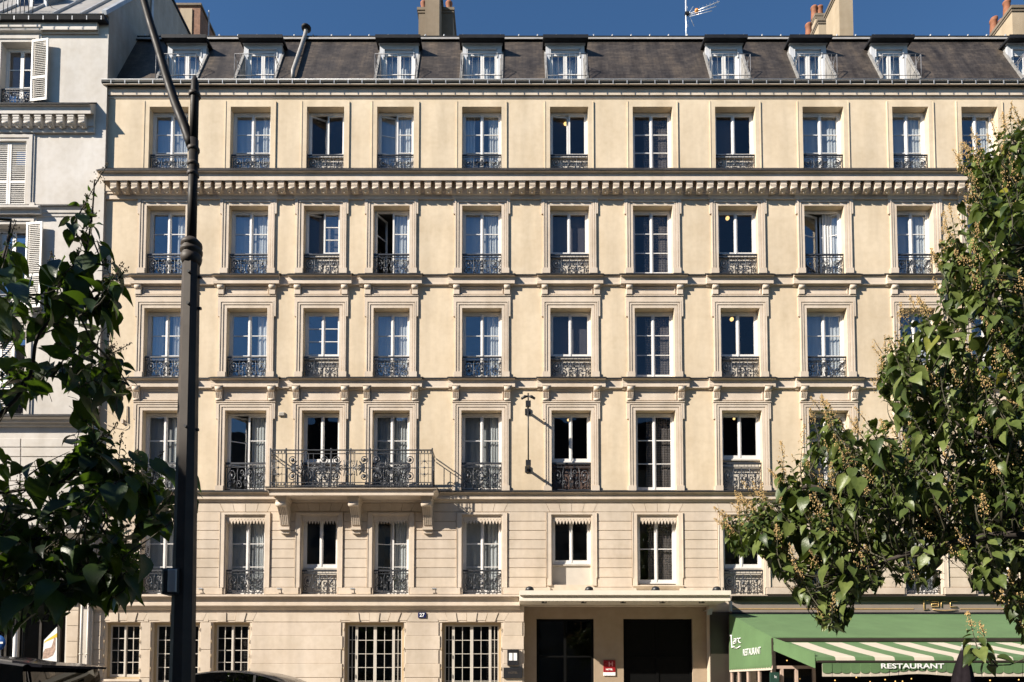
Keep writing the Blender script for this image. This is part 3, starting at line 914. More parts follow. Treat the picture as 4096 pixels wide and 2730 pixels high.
prev_t, prev_b = XL, XL
for i in range(11):
    x0, x1, _, _ = opening(1, i)
    xc = (x0+x1)/2; w = (x1-x0)
    jb = [xc + w*(-.56+.28*k) for k in range(5)]
    jt = [xc + w*(-.66+.33*k) for k in range(5)]
    pts = list(zip(jt, jb))
    for (ta, ba), (tb, bb_) in zip([(prev_t, prev_b)] + pts[:-1], pts):
        b = MB(); b.prism([(ta+g_,-.024,zt-g_),(tb-g_,-.024,zt-g_),(bb_-g_,-.024,zb+g_),(ba+g_,-.024,zb+g_)], (0,.024,0))
        part(hotel, 'stone_block', b, M['block'])
    prev_t, prev_b = pts[-1]
b = MB(); b.prism([(prev_t+g_,-.024,zt-g_),(XR,-.024,zt-g_),(XR,-.024,zb+g_),(prev_b+g_,-.024,zb+g_)], (0,.024,0)); part(hotel, 'stone_block', b, M['block'])

# ---- ground floor masonry
zg = [Zp(2452), Zp(2490), Zp(2600), Zp(2712), Zp(2824), 0.02]
spans = [(Xp(366,2600), gopen(0)[0]-.03), (gopen(0)[1]+.02, gopen(1)[0]-.03), (gopen(1)[1]+.02, gopen(2)[0]-.03), (gopen(2)[1]+.02, gopen(3)[0]-.05), (gopen(3)[1]+.02, gopen(4)[0]-.05), (gopen(4)[1]+.02, ENT[0]-.01)]
for k, (a, b) in enumerate(spans):
    for j in range(1, 5):
        z1, z0 = zg[j], zg[j+1]
        zm_ = z0+(z1-z0)*.5
        if k >= 3 or k == 0:
            stone_block(a+.04, b-.04, zm_, z1-g_)
            stone_block(a, b, z0+g_, zm_-.001, -.028)
        else:
            stone_block(a, b, z0+g_, z1-g_)
# top course with voussoirs over the openings
def ground_top(a, b): stone_block(a+g_, b-g_, zg[1]+g_, zg[0]-.002, -.026)
px_ = Xp(366, 2470)
for i in range(5):
    x0, x1, _, _ = gopen(i)
    ground_top(px_, x0-.10)
    n = 7 if i > 2 else 5
    tw = (x1-x0+.2)/n
    for k in range(n):
        a, b = x0-.10+k*tw, x0-.10+(k+1)*tw
        lean = (k-(n-1)/2)*.035
        lean2 = (k+1-(n-1)/2-.0)*.035
        zb_ = zg[1]+.012 if k % 2 else zg[1]+.055
        yy = -.05 if k % 2 else -.03
        bb = MB(); bb.prism([(a+g_+lean,yy,zg[0]-.002),(b-g_+lean2,yy,zg[0]-.002),(b-g_,yy,zb_),(a+g_,yy,zb_)], (0,-yy,0))
        part(hotel, 'stone_block', bb, M['block'])
        if not k % 2:
            bb = MB(); bb.box(a+g_, b-g_, -.018, 0, zg[1]+.006, zb_-.002); part(hotel, 'stone_block', bb, M['block'])
    px_ = x1+.10
ground_top(px_, ENT[0]-.005)

# ---- ground floor windows
def ground_window(i):
    x0, x1, z0, z1 = gopen(i)
    y = .16
    f = .07
    fb = MB()
    fb.box(x0, x0+f, y-.03, y+.08, z0, z1); fb.box(x1-f, x1, y-.03, y+.08, z0, z1); fb.box(x0+f, x1-f, y-.03, y+.08, z1-.07, z1); fb.box(x0+f, x1-f, y-.03, y+.08, z0, z0+.06)
    win = part(hotel, 'window', fb, M['tan_paint'])
    a, b = x0+f+.002, x1-f-.002; za, zb = z0+.063, z1-.073
    hgt = zb-za
    nr = 4 if i in (0, 2) else 5
    fr = tuple(k/nr for k in range(1, nr))
    if i in (0, 2):
        hw = (b-a)/2-.002
        for hx, s in ((a, 1), (b, -1)): sash(win, hx, s, hw, y, za, zb, 0, fr, 'cream_paint', st=.04, bar=.02, vbars=(.5,), glass='shop_glass')
        xm = (x0+x1)/2
        mb2 = MB(); mb2.cbox(xm-.03, xm+.03, y-.022, y-.001, za, zb, .008); part(win, 'cover_strip', mb2, M['cream_paint'])
    elif i == 1:
        ws4 = [(a, 1, .50), (a+.504, 1, b-a-.504)]
        for hx, s, wd in ws4: sash(win, hx, s, wd-.003, y, za, zb, 0, fr, 'cream_paint', st=.04, bar=.02, vbars=(.5,), glass='shop_glass')
    else:
        wd = b-a; sw = wd*.155; lw = (wd-2*sw)/2
        for hx, w_ in ((a, sw), (a+sw, lw), (a+sw+lw, lw), (a+sw+2*lw, sw)):
            sash(win, hx+.001, 1, w_-.002, y, za, zb, 0, fr, 'cream_paint', st=.045 if w_ > .3 else .03, bar=.018, vbars=(.5,), glass='shop_glass')
    part(win, 'lace_curtain', wavy(x1-.45 if i != 1 else x0+.1, x1-.1 if i != 1 else x0+.4, z0+.1, z1-.3, .42, .01), M['lace'])
    sb = MB(); sb.box(x0-.03, x1+.03, -.06, .10, z0-.07, z0-.002)
    part(win, 'sill', sb, M['trim'])
    hb = MB()
    for k in range(4):
        zz = za + hgt*(.1+.27*k)
        hb.tube([(x0-.006, -.034, zz), (x0-.006, -.034, zz+.10)], .012, 6); hb.tube([(x1+.006, -.034, zz), (x1+.006, -.034, zz+.10)], .012, 6)
    part(win, 'hinge', hb, M['tan_paint'])
for i in range(5): ground_window(i)

# ---- entrance
ex0, ex1, _, ez1 = ENT
d1 = (Xp(2146,2600,.3), Xp(2376,2600,.3), 0.03, Zp(2476,.3)); d2 = (Xp(2494,2600,.3), Xp(2771,2600,.3), 0.03, Zp(2476,.3))
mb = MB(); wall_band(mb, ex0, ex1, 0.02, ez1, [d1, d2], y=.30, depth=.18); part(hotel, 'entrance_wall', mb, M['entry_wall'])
def door(d, name, glazed):
    x0, x1, z0, z1 = d
    b = MB(); f = .07
    b.box(x0, x0+f, .40, .47, z0, z1); b.box(x1-f, x1, .40, .47, z0, z1); b.box(x0+f, x1-f, .40, .47, z1-f, z1)
    xm = (x0+x1)/2
    b.box(xm-.04, xm+.04, .405, .465, z0, z1-f)
    b.box(x0+f, xm-.04, .405, .465, z0, z0+.12); b.box(xm+.04, x1-f, .405, .465, z0, z0+.12)
    b.box(x0+f, xm-.04, .405, .465, 2.25, 2.30); b.box(xm+.04, x1-f, .405, .465, 2.25, 2.30)
    o = part(hotel, name, b, M['void_black'])
    for a, c in ((x0+f, xm-.04), (xm+.04, x1-f)):
        for za, zb in ((z0+.12, 2.25), (2.30, z1-f)):
            p = MB(); p.box(a, c, .43, .436, za, zb); part(o, 'pane' if glazed else 'panel', p, M['shop_glass'] if glazed else M['void_black'])
    h = MB(); h.tube([(xm-.07, .39, 1.0), (xm-.07, .37, 1.02), (xm-.07, .37, 1.35), (xm-.07, .39, 1.37)], .012, 6); part(o, 'handle', h, M['aluminium'])
    return o
door(d1, 'door', True); door(d2, 'garage_door', False)

# ---- canopy over the entrance
YC = -1.32
cx0, cx1 = Xp(2079, 2370, YC), Xp(2924, 2370, YC)
zA, zB, zC, zD = Zp(2362.5, YC), Zp(2380.5, YC), Zp(2394, YC+.1), Zp(2405, YC+.1)
mb = MB()
mb.sweepx([(0.0,zA),(YC,zA),(YC,zB),(YC+.10,zB-.012),(YC+.09,zC),(YC+.065,zC),(YC+.065,zD),(YC+.20,zD),(YC+.20,zD+.03),(0.0,zD+.03)], cx0, cx1)
can = part(hotel, 'canopy', mb, M['canopy'])
mb = MB(); n = 46
for k in range(n):
    a = cx0+.35+(cx1-cx0-.7)*k/n
    mb.box(a, a+.045, YC+.215, YC+.26, zD-.018, zD+.028)
part(can, 'dentil_row', mb, M['canopy'], kind='stuff')
for k in range(5):
    a = cx0+.7+(cx1-cx0-1.4)*k/4
    b = MB(); b.box(a-.07, a+.07, YC+.34, YC+.48, zD-.02, zD+.029); part(can, 'downlight', b, M['black'])

# ---- long balcony at the second floor
YB = -.78
bx0, bx1 = Xp(1060, 1950, YB), Xp(1747, 1950, YB)
zt0, zt1 = Zp(1950, YB), Zp(1955, YB)
mb = MB()
mb.sweepx([(0.0,zt0+.005),(YB,zt0),(YB,zt1),(YB+.075,zt1-.004),(YB+.088,Zp(1973,YB+.08)+.012),(YB+.078,Zp(1974,YB+.08)),(YB+.078,Zp(1982,YB+.08)),(YB+.16,Zp(1982,YB+.08)),(YB+.16,Zp(1982,YB+.08)+.04),(0.0,Zp(1982,YB+.08)+.04)], bx0+.10, bx1-.10)
balc = part(hotel, 'balcony_slab', mb, M['trim'])
mb = MB()
for s, xe in ((-1, bx0), (1, bx1)):   # returned ends of the moulding
    a, b = (xe, xe+.10) if s < 0 else (xe-.10, xe)
    mb.box(a, b, YB, 0, zt1, zt0)
    zz = Zp(1974, YB+.08)
    mb.prism([(xe, YB+.01, zt1), (xe, -.001, zt1), (xe-s*.10, -.001, zt1), (xe-s*.10, YB+.01, zt1)], (0,0,-.004))
    mb.add([(xe,YB+.02,zt1-.004),(xe,0,zt1-.004),(xe-s*.10,0,zz),(xe-s*.10,YB+.08,zz),(xe-s*.10,YB+.02,zt1-.004),(xe-s*.10,0,zt1-.004)], [(0,1,2,3),(0,3,4),(1,5,2),(0,4,5,1)])
part(balc, 'moulded_end', mb, M['trim'])
mb = MB(); mb.box(bx0-.012, bx1+.012, YB-.02, 0, zt0+.002, zt0+.018); part(balc, 'flashing', mb, M['zinc_dark'])
def corbel(xc):
    z1 = Zp(1982, YB+.08)+.035
    w = .15
    b = MB()
    b.box(xc-w-.02, xc+w+.02, -.62, 0, z1-.10, z1)
    b.box(xc-w, xc+w, -.60, 0, z1-.19, z1-.10)
    b.tube([(xc-w, -.56, z1-.235), (xc+w, -.56, z1-.235)], .07, 12)
    pr = [(0, z1-.19), (-.55, z1-.19), (-.53, z1-.27), (-.40, z1-.38), (-.29, z1-.50), (-.21, z1-.66), (-.16, z1-.78), (-.14, z1-.86), (0, z1-.86)]
    b.prism([(xc-w*.9, y, z) for y, z in pr], (w*1.8, 0, 0))
    for k in range(5):
        xx = xc-w*.9+.03+k*(w*1.8-.06)/4
        q = [(-.56, z1-.27), (-.435, z1-.385), (-.325, z1-.505), (-.245, z1-.665), (-.19, z1-.78), (-.15, z1-.78), (-.25, z1-.50), (-.5, z1-.25)]
        b.prism([(xx-.016, y, z) for y, z in q], (.032, 0, 0))
    b.box(xc-w, xc+w, -.21, 0, z1-.92, z1-.86)
    for k in range(4): b.lathe((xc-w+.05+k*.08, -.10, z1-1.03), [(.001,0),(.02,.05),(.026,.11)], 6)
    b.box(xc-w*.8, xc+w*.8, -.13, 0, z1-1.02, z1-.92)
    b.v = [(x, y*.86, z) for x, y, z in b.v]
    return part(hotel, 'corbel', b, M['trim'])
for p in (1024+222/2.24, 1024+872/2.24, 1024+1525/2.24): corbel(Xp(p, 2040, -.5))

# balcony railing: posts, rails, scroll panels with leaf sprays
yr = YB+.07
rx0, rx1 = Xp(1080, 1880, yr), Xp(1729, 1880, yr)
zr1 = Zp(1800, yr); zr0 = zt0+.02
H = zr1-zr0
rb = MB()
def hbar(z, t=.010, d=.010): rb.box(rx0, rx1, yr-d, yr+d, z-t, z+t)
hbar(zr1-.012, .014, .026); hbar(zr1-.115); hbar(zr0+.05); hbar(zr0+.14)
for xe in (rx0, rx1):
    for z, t in ((zr1-.012, .014), (zr1-.115, .01), (zr0+.05, .01), (zr0+.14, .01)):
        rb.box(xe-.011, xe+.011, yr+.01, -.02, z-t, z+t)
rail_o = part(balc, 'railing', rb, M['iron'])
def rel(px): return Xp(px, 1880, yr)
posts = [1080, 1142, 1322+0.5, 1378, 1480, 1662+.5, 1729]
fx = lambda zx: Xp(1024+zx/2.24, 1880, yr)
post_x = [fx(128), fx(268), fx(672), fx(848), fx(1020), fx(1440), fx(1578)]
pm = MB(); pm.box(-.016, .016, -.016, .016, 0, H); pm.lathe((0,0,H), [(.02,0),(.028,.02),(.02,.045),(.001,.055)], 8); post_me = pm.mesh('post', M['iron'])
for xx in post_x: inst(balc, 'post', post_me, (xx, yr, zr0))
def scroll_panel(x0, x1, y, flipxy=False):
    b = MB(); xc = (x0+x1)/2; w = (x1-x0)/2; r = .015
    T = lambda p: [(a, y, zr0+c) for a, _, c in p]
    za, zb = .15, H-.125
    zm_ = (za+zb)/2
    for s in (-1, 1):
        for q in (-1, 1):
            cz = zm_ + q*(zb-za)*.30
            cx = xc + s*w*.70
            b.tube(T(spiral(cx, cz, min(w*.36, .125), .03, R(90)*q+R(180), 1.5*s*q, 16)), r, 5)
            b.lathe((cx, y, zr0+cz), [(.001,-.02),(.048,-.012),(.048,.012),(.001,.02)], 8, axis='y')
            b.tube(T([(xc+s*w*.16,0,zm_+q*.02),(xc+s*w*.30,0,zm_+q*.06),(cx-s*w*.36,0,cz-q*.02)]), r, 5)
        b.tube(T([(xc+s*.01,0,zm_),(xc+s*w*.98,0,zm_)]), r, 5)
        # leaf sprays
        for q in (-1, 1):
            for k, (l, a) in enumerate(((.27, 55), (.20, 25), (.16, 80))):
                a = R(a); ca, sa = math.cos(a)*s, math.sin(a)*q
                p0 = Vector((xc+s*w*.72, y-.012, zr0+zm_)); d = Vector((-ca, 0, sa)); nrm = Vector((sa*q*q, 0, ca))
                w_ = .034
                b.add([p0+nrm*w_*.4, p0+d*l*.35+nrm*w_+Vector((0,-.012,0)), p0+d*l*.75+nrm*w_*.7+Vector((0,-.02,0)), p0+d*l, p0+d*l*.75-nrm*w_*.7+Vector((0,-.02,0)), p0+d*l*.35-nrm*w_+Vector((0,-.012,0)), p0-nrm*w_*.4,
                       p0+d*l*.5+Vector((0,.012,0))], [(0,1,7),(1,2,7),(2,3,7),(3,4,7),(4,5,7),(5,6,7),(0,1,2,3,4,5,6)])
    b.tube(T([(xc,0,za-.01),(xc,0,zb+.01)]), r*1.1, 5)
    for s in (-1, 1):
        b.tube(T([(xc+s*w*.97,0,za),(xc+s*w*.97,0,zb)]), r*.8, 5)
        b.tube(T([(xc+s*w*.22,0,zb),(xc+s*w*.22,0,zm_+.10),(xc+s*w*.10,0,zm_+.05)]), r*.8, 5)
        b.tube(T([(xc+s*w*.22,0,za),(xc+s*w*.22,0,zm_-.10),(xc+s*w*.10,0,zm_-.05)]), r*.8, 5)
        b.tube(T(spiral(xc+s*w*.36, zm_+.02, .085, .03, R(90), 1.2*s, 12)), r*.8, 5)
    return part(balc, 'scroll_panel', b, M['iron'])
def bar_panel(x0, x1, y):
    b = MB(); r = .0075; w = x1-x0
    for k in range(1, 4):
        xx = x0+w*k/4
        b.tube([(xx,y,zr0+.14),(xx,y,zr1-.115)], r, 5)
    for z in (.30, .45, .60):
        b.tube([(x0,y,zr0+z*H/.86),(x1,y,zr0+z*H/.86)], r, 5)
        b.lathe(((x0+x1)/2, y, zr0+z*H/.86), [(.001,-.02),(.034,-.01),(.034,.01),(.001,.02)], 8, axis='y')
    xc = (x0+x1)/2
    for q in (-1, 1):
        b.tube([(x0+w*.25, y, zr0+H*.5+q*.12), (xc, y, zr0+H*.5+q*.25), (x1-w*.25, y, zr0+H*.5+q*.12)], r, 5)
    for zz in (zr0+.095, zr1-.065):
        for k in range(5):
            xx = x0+w*(k+.5)/5
            b.lathe((xx, y, zz), [(.001,-.01),(.028,-.006),(.028,.006),(.001,.01)], 8, axis='y')
    return part(balc, 'bar_panel', b, M['iron'])
bar_panel(post_x[0], post_x[1], yr); scroll_panel(post_x[1], post_x[2], yr); scroll_panel(post_x[2], post_x[4], yr); bar_panel(fx(808), fx(890), yr); scroll_panel(post_x[4], post_x[5], yr); bar_panel(post_x[5], post_x[6], yr)
for xe in (rx0, rx1):
    b = MB()
    for k in range(1, 6):
        yy = yr + (-yr-.05)*k/6
        b.tube([(xe,yy,zr0+.14),(xe,yy,zr1-.115)], .008, 5)
    b.tube([(xe, yr+(-yr)*.5+.13*math.cos(a), zr0+H*.5+.17*math.sin(a)) for a in [i*math.pi/8 for i in range(17)]], .012, 5)
    b.tube([(xe, yr+.02, zr1-.12), (xe, yr*.5, zr0+H*.5), (xe, -.05, zr0+.14)], .009, 5)
    part(balc, 'side_panel', b, M['iron'])

# ---- roof
YG, YT = .30, 1.50
zG, zT = Zp(319, YG), Zp(158, YT)
YD = .95
zs = lambda y: zG + (zT-zG)*(y-YG)/(YT-YG)
DORM = [(676,821),(980,1124),(1523,1670),(1855,2003),(2187,2334),(2826,2965),(3163,3300),(3487,3625),(4032,4172)]
dx = [(Xp(a, 250, YD), Xp(b, 250, YD)) for a, b in DORM]
mb = MB()
xp = XL
for a, b in dx:
    mb.quad((xp,YG,zG),(a,YG,zG),(a,YT,zT),(xp,YT,zT))
    mb.quad((a,YD+.05,zs(YD+.05)),(b,YD+.05,zs(YD+.05)),(b,YT,zT),(a,YT,zT))
    xp = b
mb.quad((xp,YG,zG),(XR,YG,zG),(XR,YT,zT),(xp,YT,zT))
roof = part(hotel, 'roof', mb, M['slate'])
mb = MB(); mb.quad((XL,YT-.02,zT+.02),(XR,YT-.02,zT+.02),(XR,8,zT+.45),(XL,8,zT+.45)); part(roof, 'flat_roof', mb, M['zinc'])
mb = MB(); mb.sweepx([(YT+.08,zT+.035),(YT-.05,zT+.03),(YT-.07,zT-.005),(YT-.10,zT-.02),(YT-.145,zT-.125),(YT-.11,zT-.12),(YT,zT)], XL, XR); part(roof, 'ridge_flashing', mb, M['zinc_pale'])
mb = MB(); mb.sweepx([(YT+.1,zT+.075),(YT-.06,zT+.07),(YT-.06,zT+.035),(YT+.1,zT+.04)], XL, XR); part(roof, 'ridge_cap', mb, M['zinc_dark'])
k = 0; x = XL+.3
kn = MB(); kn.lathe((0,0,0), [(.03,0),(.035,.03),(.02,.07),(.001,.08)], 6); kn_me = kn.mesh('ridge_knob', M['zinc'])
while x < XR: inst(roof, 'ridge_knob', kn_me, (x, YT-.02, zT+.072)); x += .62
# gutter
mb = MB(); mb.sweepx([(.34,Zp(320,-.2)),(-.19,Zp(321,-.22)),(-.225,Zp(322,-.22)),(-.225,Zp(329,-.22)),(-.205,Zp(333,-.2)),(.34,Zp(333,-.2))], XL-.05, XR); gut = part(hotel, 'gutter', mb, M['gutter'])
mb = MB(); mb.tube([(XL-.05,-.23,Zp(319.5,-.22)),(XR,-.23,Zp(319.5,-.22))], .015, 6); part(gut, 'rolled_edge', mb, M['zinc'])
bm_ = MB(); bm_.box(-.012,.012,-.012,.0,-.10,.02); br_me = bm_.mesh('gutter_bracket', M['zinc'])
x = XL+.25
while x < XR: inst(gut, 'bracket', br_me, (x, -.2265, Zp(325,-.22))); x += .425

def dormer(a, b):
    zt_ = Zp(174, YD); zr_ = Zp(150, YD-.28)
    f = MB()
    # front frame and boxed cheeks
    f.box(a-.03, a+.09, YD-.03, YD+.06, zG+.02, zt_); f.box(b-.09, b+.03, YD-.03, YD+.06, zG+.02, zt_)
    f.box(a+.09, b-.09, YD-.03, YD+.06, zt_-.20, zt_)
    f.box(a-.06, b+.06, YD-.07, YD+.02, zt_-.07, zt_-.002)
    f.box(a+.12, b-.12, YD-.05, YD+.0, zt_-.235, zt_-.20)
    f.box(a+.10, a+.13, YD-.05, YD+.0, zt_-.5, zt_-.235); f.box(b-.13, b-.10, YD-.05, YD+.0, zt_-.5, zt_-.235)
    d = part(hotel, 'dormer', f, M['dormer_white'])
    c = MB()
    for x0_, x1_ in ((a-.025, a+.02), (b-.02, b+.025)):
        c = MB(); c.prism([(x0_, YD+.06, zs(YD)-.1), (x0_, YD+.06, zt_), (x0_, YT+.2, zt_), (x0_, YT-.1, zs(YT-.1)-.1)], (x1_-x0_, 0, 0))
        c2_ = MB(); c2_.prism([(x0_, YG+.02, zG), (x0_, YD+.05, zG), (x0_, YD+.05, zs(YD+.05)), ], (x1_-x0_, 0, 0)); part(d, 'notch_cheek', c2_, M['lead'])
        part(d, 'cheek', c, M['lead'])
    c = MB()
    for s, xx in ((-1, a), (1, b)):
        e = .075
        x0_, x1_ = sorted((xx+s*.005, xx+s*(.005+e)))
        c = MB(); c.prism([(x0_, YG, zG-.0), (x0_, YD+.1, zs(YD+.1)), (x0_, YD+.06, zs(YD+.1)+.03), (x0_, YG-.03, zG+.02)], (x1_-x0_, 0, 0)); part(d, 'flashing', c, M['lead'])
    r_ = MB(); ov = .13
    r_.prism([(a-ov, YD-.26, zt_+.0), (a-ov, YD-.28, zt_+.03), (a-ov, YD-.28, zr_-.01), (a-ov, YT+.5, zr_+.16), (a-ov, YT+.5, zt_+.12)], (b-a+2*ov, 0, 0))
    part(d, 'roof', r_, M['zinc_dark'])
    wx0, wx1 = a+.09, b-.09; z0_, z1_ = zG+.03, zt_-.20
    s_ = MB(); s_.box(wx0, wx1, YD+.005, YD+.03, z1_-.16, z1_); part(d, 'blind_box', s_, M['dormer_white'])
    hw = (wx1-wx0)/2-.004
    win = MB(); win.box(wx0, wx0+.05, YD+.0, YD+.07, z0_, z1_-.16); win.box(wx1-.05, wx1, YD+.0, YD+.07, z0_, z1_-.16); win.box(wx0+.05, wx1-.05, YD+.0, YD+.07, z0_, z0_+.05)
    part(d, 'window_frame', win, M['white_paint'])
    for hx, s in ((wx0+.052, 1), (wx1-.052, -1)): sash(d, hx, s, hw-.052, YD+.012, z0_+.052, z1_-.163, 0, (.5,), 'white_paint', st=.055)
    part(d, 'curtain', wavy(wx0+.05, wx1-.05, z0_+.05, z1_-.17, YD+.22, .02), M['curtain'])
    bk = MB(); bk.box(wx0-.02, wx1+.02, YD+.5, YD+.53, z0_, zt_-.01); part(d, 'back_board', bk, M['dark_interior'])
    # railing at the gutter edge
    yrr = .24; zt2 = Zp(216.5, yrr)
    rb_ = MB()
    rb_.tube([(a-.04,yrr,zt2),(b+.04,yrr,zt2)], .012, 6); rb_.tube([(a-.04,yrr,zG+.08),(b+.04,yrr,zG+.08)], .008, 6)
    for k in range(8):
        xx = a-.04+(b-a+.08)*k/7
        rb_.tube([(xx,yrr,zG-.02),(xx,yrr,zt2)], .006 if 0 < k < 7 else .011, 5)
    for xx in (a-.04, b+.04):
        rb_.tube([(xx,yrr,zt2),(xx,YD-.04,zt2)], .011, 5)
        rb_.tube([(xx,yrr,zt2-.02),(xx,YD-.05,zG+.45)], .010, 5)
        for q in (.33, .66): rb_.tube([(xx,yrr+(YD-yrr)*q,zt2),(xx,yrr+(YD-yrr)*q,zG+.05)], .009, 5)
    part(d, 'railing', rb_, M['drail'])
for a, b in dx: dormer(a, b)

# ---- roof vent pipe
mb = MB()
p0 = P3(1024+330/2.24, 318, YG-.02); p1 = P3(1024+332/2.24, 285, YG-.02); p2 = P3(1024+438/2.24, 145, YT-.12); p3 = P3(1024+450/2.24, 118, YT-.1)
mb.tube([p0, p1, p2, p3], .062, 10)
vent = part(hotel, 'vent_pipe', mb, M['zinc_pale'])
mb = MB(); mb.lathe(tuple(p3), [(.06,-.02),(.15,0),(.16,.06),(.11,.11),(.001,.13)], 12); part(vent, 'cowl', mb, M['zinc_dark'])

# ---- chimneys
def pot_mesh():
    b = MB(); b.lathe((0,0,0), [(.13,0),(.12,.05),(.105,.36),(.125,.38),(.125,.43),(.09,.44),(.09,.3)], 12); return b.mesh('chimney_pot', M['pot'])
POT = pot_mesh()
def stack(px0, px1, ptop, Y, dep, cap=.06, pots=(), mat='chimney', par=None, pbase=158, flash=False):
    x0, x1 = Xp(px0, 100, Y), Xp(px1, 100, Y)
    zt_ = Zp(ptop, Y); zb_ = zT-.1
    b = MB(); b.box(x0, x1, Y, Y+dep, zb_, zt_)
    o = part(par or hotel, 'chimney' if par is None else 'stack', b, M[mat])
    c = MB(); c.box(x0-cap, x1+cap, Y-cap, Y+dep+cap, zt_+.001, zt_+.10); c.box(x0-cap*.5, x1+cap*.5, Y-cap*.5, Y+dep+cap*.5, zt_-.08, zt_)
    part(o, 'cap', c, M['chimney_grey'])
    if flash:
        c = MB(); c.box(x0-.02, x1+.02, Y-.05, Y+.0, zT+.1, zT+.32); part(o, 'flashing', c, M['zinc'])
    for (fx_, fy_) in pots:
        inst(o, 'chimney_pot', POT, (x0+(x1-x0)*fx_, Y+dep*fy_, zt_+.10), scale=(1,1,1.15))
    return o
c1 = stack(1700, 1757, -60, 1.9, .8, mat='chimney_brown', flash=True)
stack(1674, 1812, 45, 2.75, 1.0, .05, [(.12,.3),(.12,.75),(.86,.3),(.86,.75)], 'chimney_grey', c1)
c2 = stack(3358, 3413, -40, 1.9, .95, flash=True)
stack(3274, 3322, 88, 3.6, .6, .05, [(-.1,1.2)], 'chimney', c2)
stack(3262, 3300, 66, 4.3, .5, .03, [(.2,.5),(.8,.5)], 'chimney', c2)
c3 = stack(4050, 4140, 38, 1.9, 1.1, pots=[(.1,.9),(.5,.9),(.1,.3),(.9,.9)], flash=True)
stack(3985, 4020, 128, 3.4, .5, .03, [(.0,.2)], 'chimney', c3)

mb = MB(); mb.box(Xp(2842,2600,-.05), Xp(2962,2600,-.05), -.06, -.002, 0.0, Zp(2449,-.05)); part(hotel, 'painted_shade_panel', mb, M['fascia_dark'])  # dark panel added over the pier; its colour stands in for shade
# =================================================================== WHITE NEIGHBOUR
YN = -.12
XN = Xp(419, 690, YN)
nb = root('white_building', (XN-4, YN, 0), 'white rendered building with louvred shutters and grey zinc roof left of the cream hotel', 'building')
XNL = XN - 9.0
def nx(px, py=900, Y=YN): return Xp(px, py, Y)
def nz(py, Y=YN): return Zp(py, Y)
nwin = [('A', nx(3,300), nx(131,300), nz(415), nz(172)), ('B', nx(-40,690), nx(105,690), nz(823), nz(567)), ('C', nx(-45,1100), nx(108,1100), nz(1240), nz(900)), ('D', nx(-50,1500), nx(100,1500), nz(1660), nz(1330))]
XM = XNL + .01
mb = MB()
nshop = (nx(-600,2500), nx(262,2500), .02, nz(2400))
zt_n = nz(70)
cuts_n = [0, nz(2180), nz(1700), nz(1290), nz(870), nz(480), zt_n]
hol = [nshop, None, nwin[3], nwin[2], nwin[1], nwin[0]]
for k in range(6):
    h = [hol[k][-4:]] if hol[k] else []
    wall_band(mb, XNL, XN, cuts_n[k], cuts_n[k+1], h, y=YN, depth=.30)
mb.quad((XNL,YN,0),(XNL,8,0),(XNL,8,25),(XNL,YN,zt_n))
part(nb, 'wall', mb, M['white_render'])
# party wall rising behind the hotel roof, with the chimney on it
zrid = Zp(143, 5.0)
mb = MB()
mb.prism([(XN-.002, YN+.012, 0), (XN-.002, YN+.012, zt_n), (XN, -.25, nz(62,-.2)), (XN, 3.0, zrid), (XN, 5.0, zrid), (XN, 8.0, zrid), (XN, 8.0, 0)], (-.3, 0, 0))
part(nb, 'party_wall', mb, M['party'])
mb = MB(); mb.box(XN-.36, XN+.05, 2.9, 8.05, zrid+.001, zrid+.09)
part(nb, 'coping', mb, M['zinc_dark'])
mb = MB(); mb.box(XN+.02, XN+.05, 2.2, 2.32, zT-1, zrid-.1); part(nb, 'flue_pipe', mb, M['zinc'])
x0, x1 = Xp(703, 100, 5.4), Xp(800, 100, 5.4)
mb = MB(); mb.box(x0, x1, 5.4, 6.6, zrid-4, Zp(26,5.4)); ch = part(nb, 'chimney', mb, M['brick'])
mb = MB(); mb.box(x0-.06, x1+.06, 5.34, 6.66, Zp(26,5.4)+.001, Zp(18,5.4)); part(ch, 'cap', mb, M['chimney_grey'])
mb = MB(); mb.box(x0+.18, x1-.3, 5.36, 5.398, Zp(150,5.4), Zp(38,5.4)); part(ch, 'render_patch', mb, M['chimney'])
mb = MB(); mb.tube([(x1+.25,5.6,zrid-3),(x1+.25,5.6,Zp(44,5.6))], .03, 6); part(nb, 'pipe', mb, M['zinc'])
# zinc mansard with standing seams
ys0, zs0, ys1, zs1 = -.28, nz(62,-.28), 3.0, zrid
mb = MB(); mb.quad((XNL,ys0,zs0),(XN-.02,ys0,zs0),(XN-.02,ys1,zs1),(XNL,ys1,zs1)); mb.quad((XNL,ys1,zs1),(XN-.02,ys1,zs1),(XN-.02,8,zs1+.2),(XNL,8,zs1+.2))
nr = part(nb, 'roof', mb, M['zinc_pale'])
for k in range(10):
    xx = XN-.75-k*.86
    if xx > XNL+.1:
        mb = MB(); mb.prism([(xx-.025,ys0,zs0+.002),(xx+.025,ys0,zs0+.002),(xx+.025,ys0-.03,zs0+.06),(xx-.025,ys0-.03,zs0+.06)], (0, ys1-ys0, zs1-zs0)); part(nr, 'seam', mb, M['zinc'])
mb = MB(); mb.prism([(XN-.10,ys0-.02,zs0),(XN+.04,ys0-.02,zs0),(XN+.04,ys0-.06,zs0+.10),(XN-.10,ys0-.06,zs0+.10)], (0, ys1-ys0, zs1-zs0)); part(nr, 'verge_flashing', mb, M['zinc'])
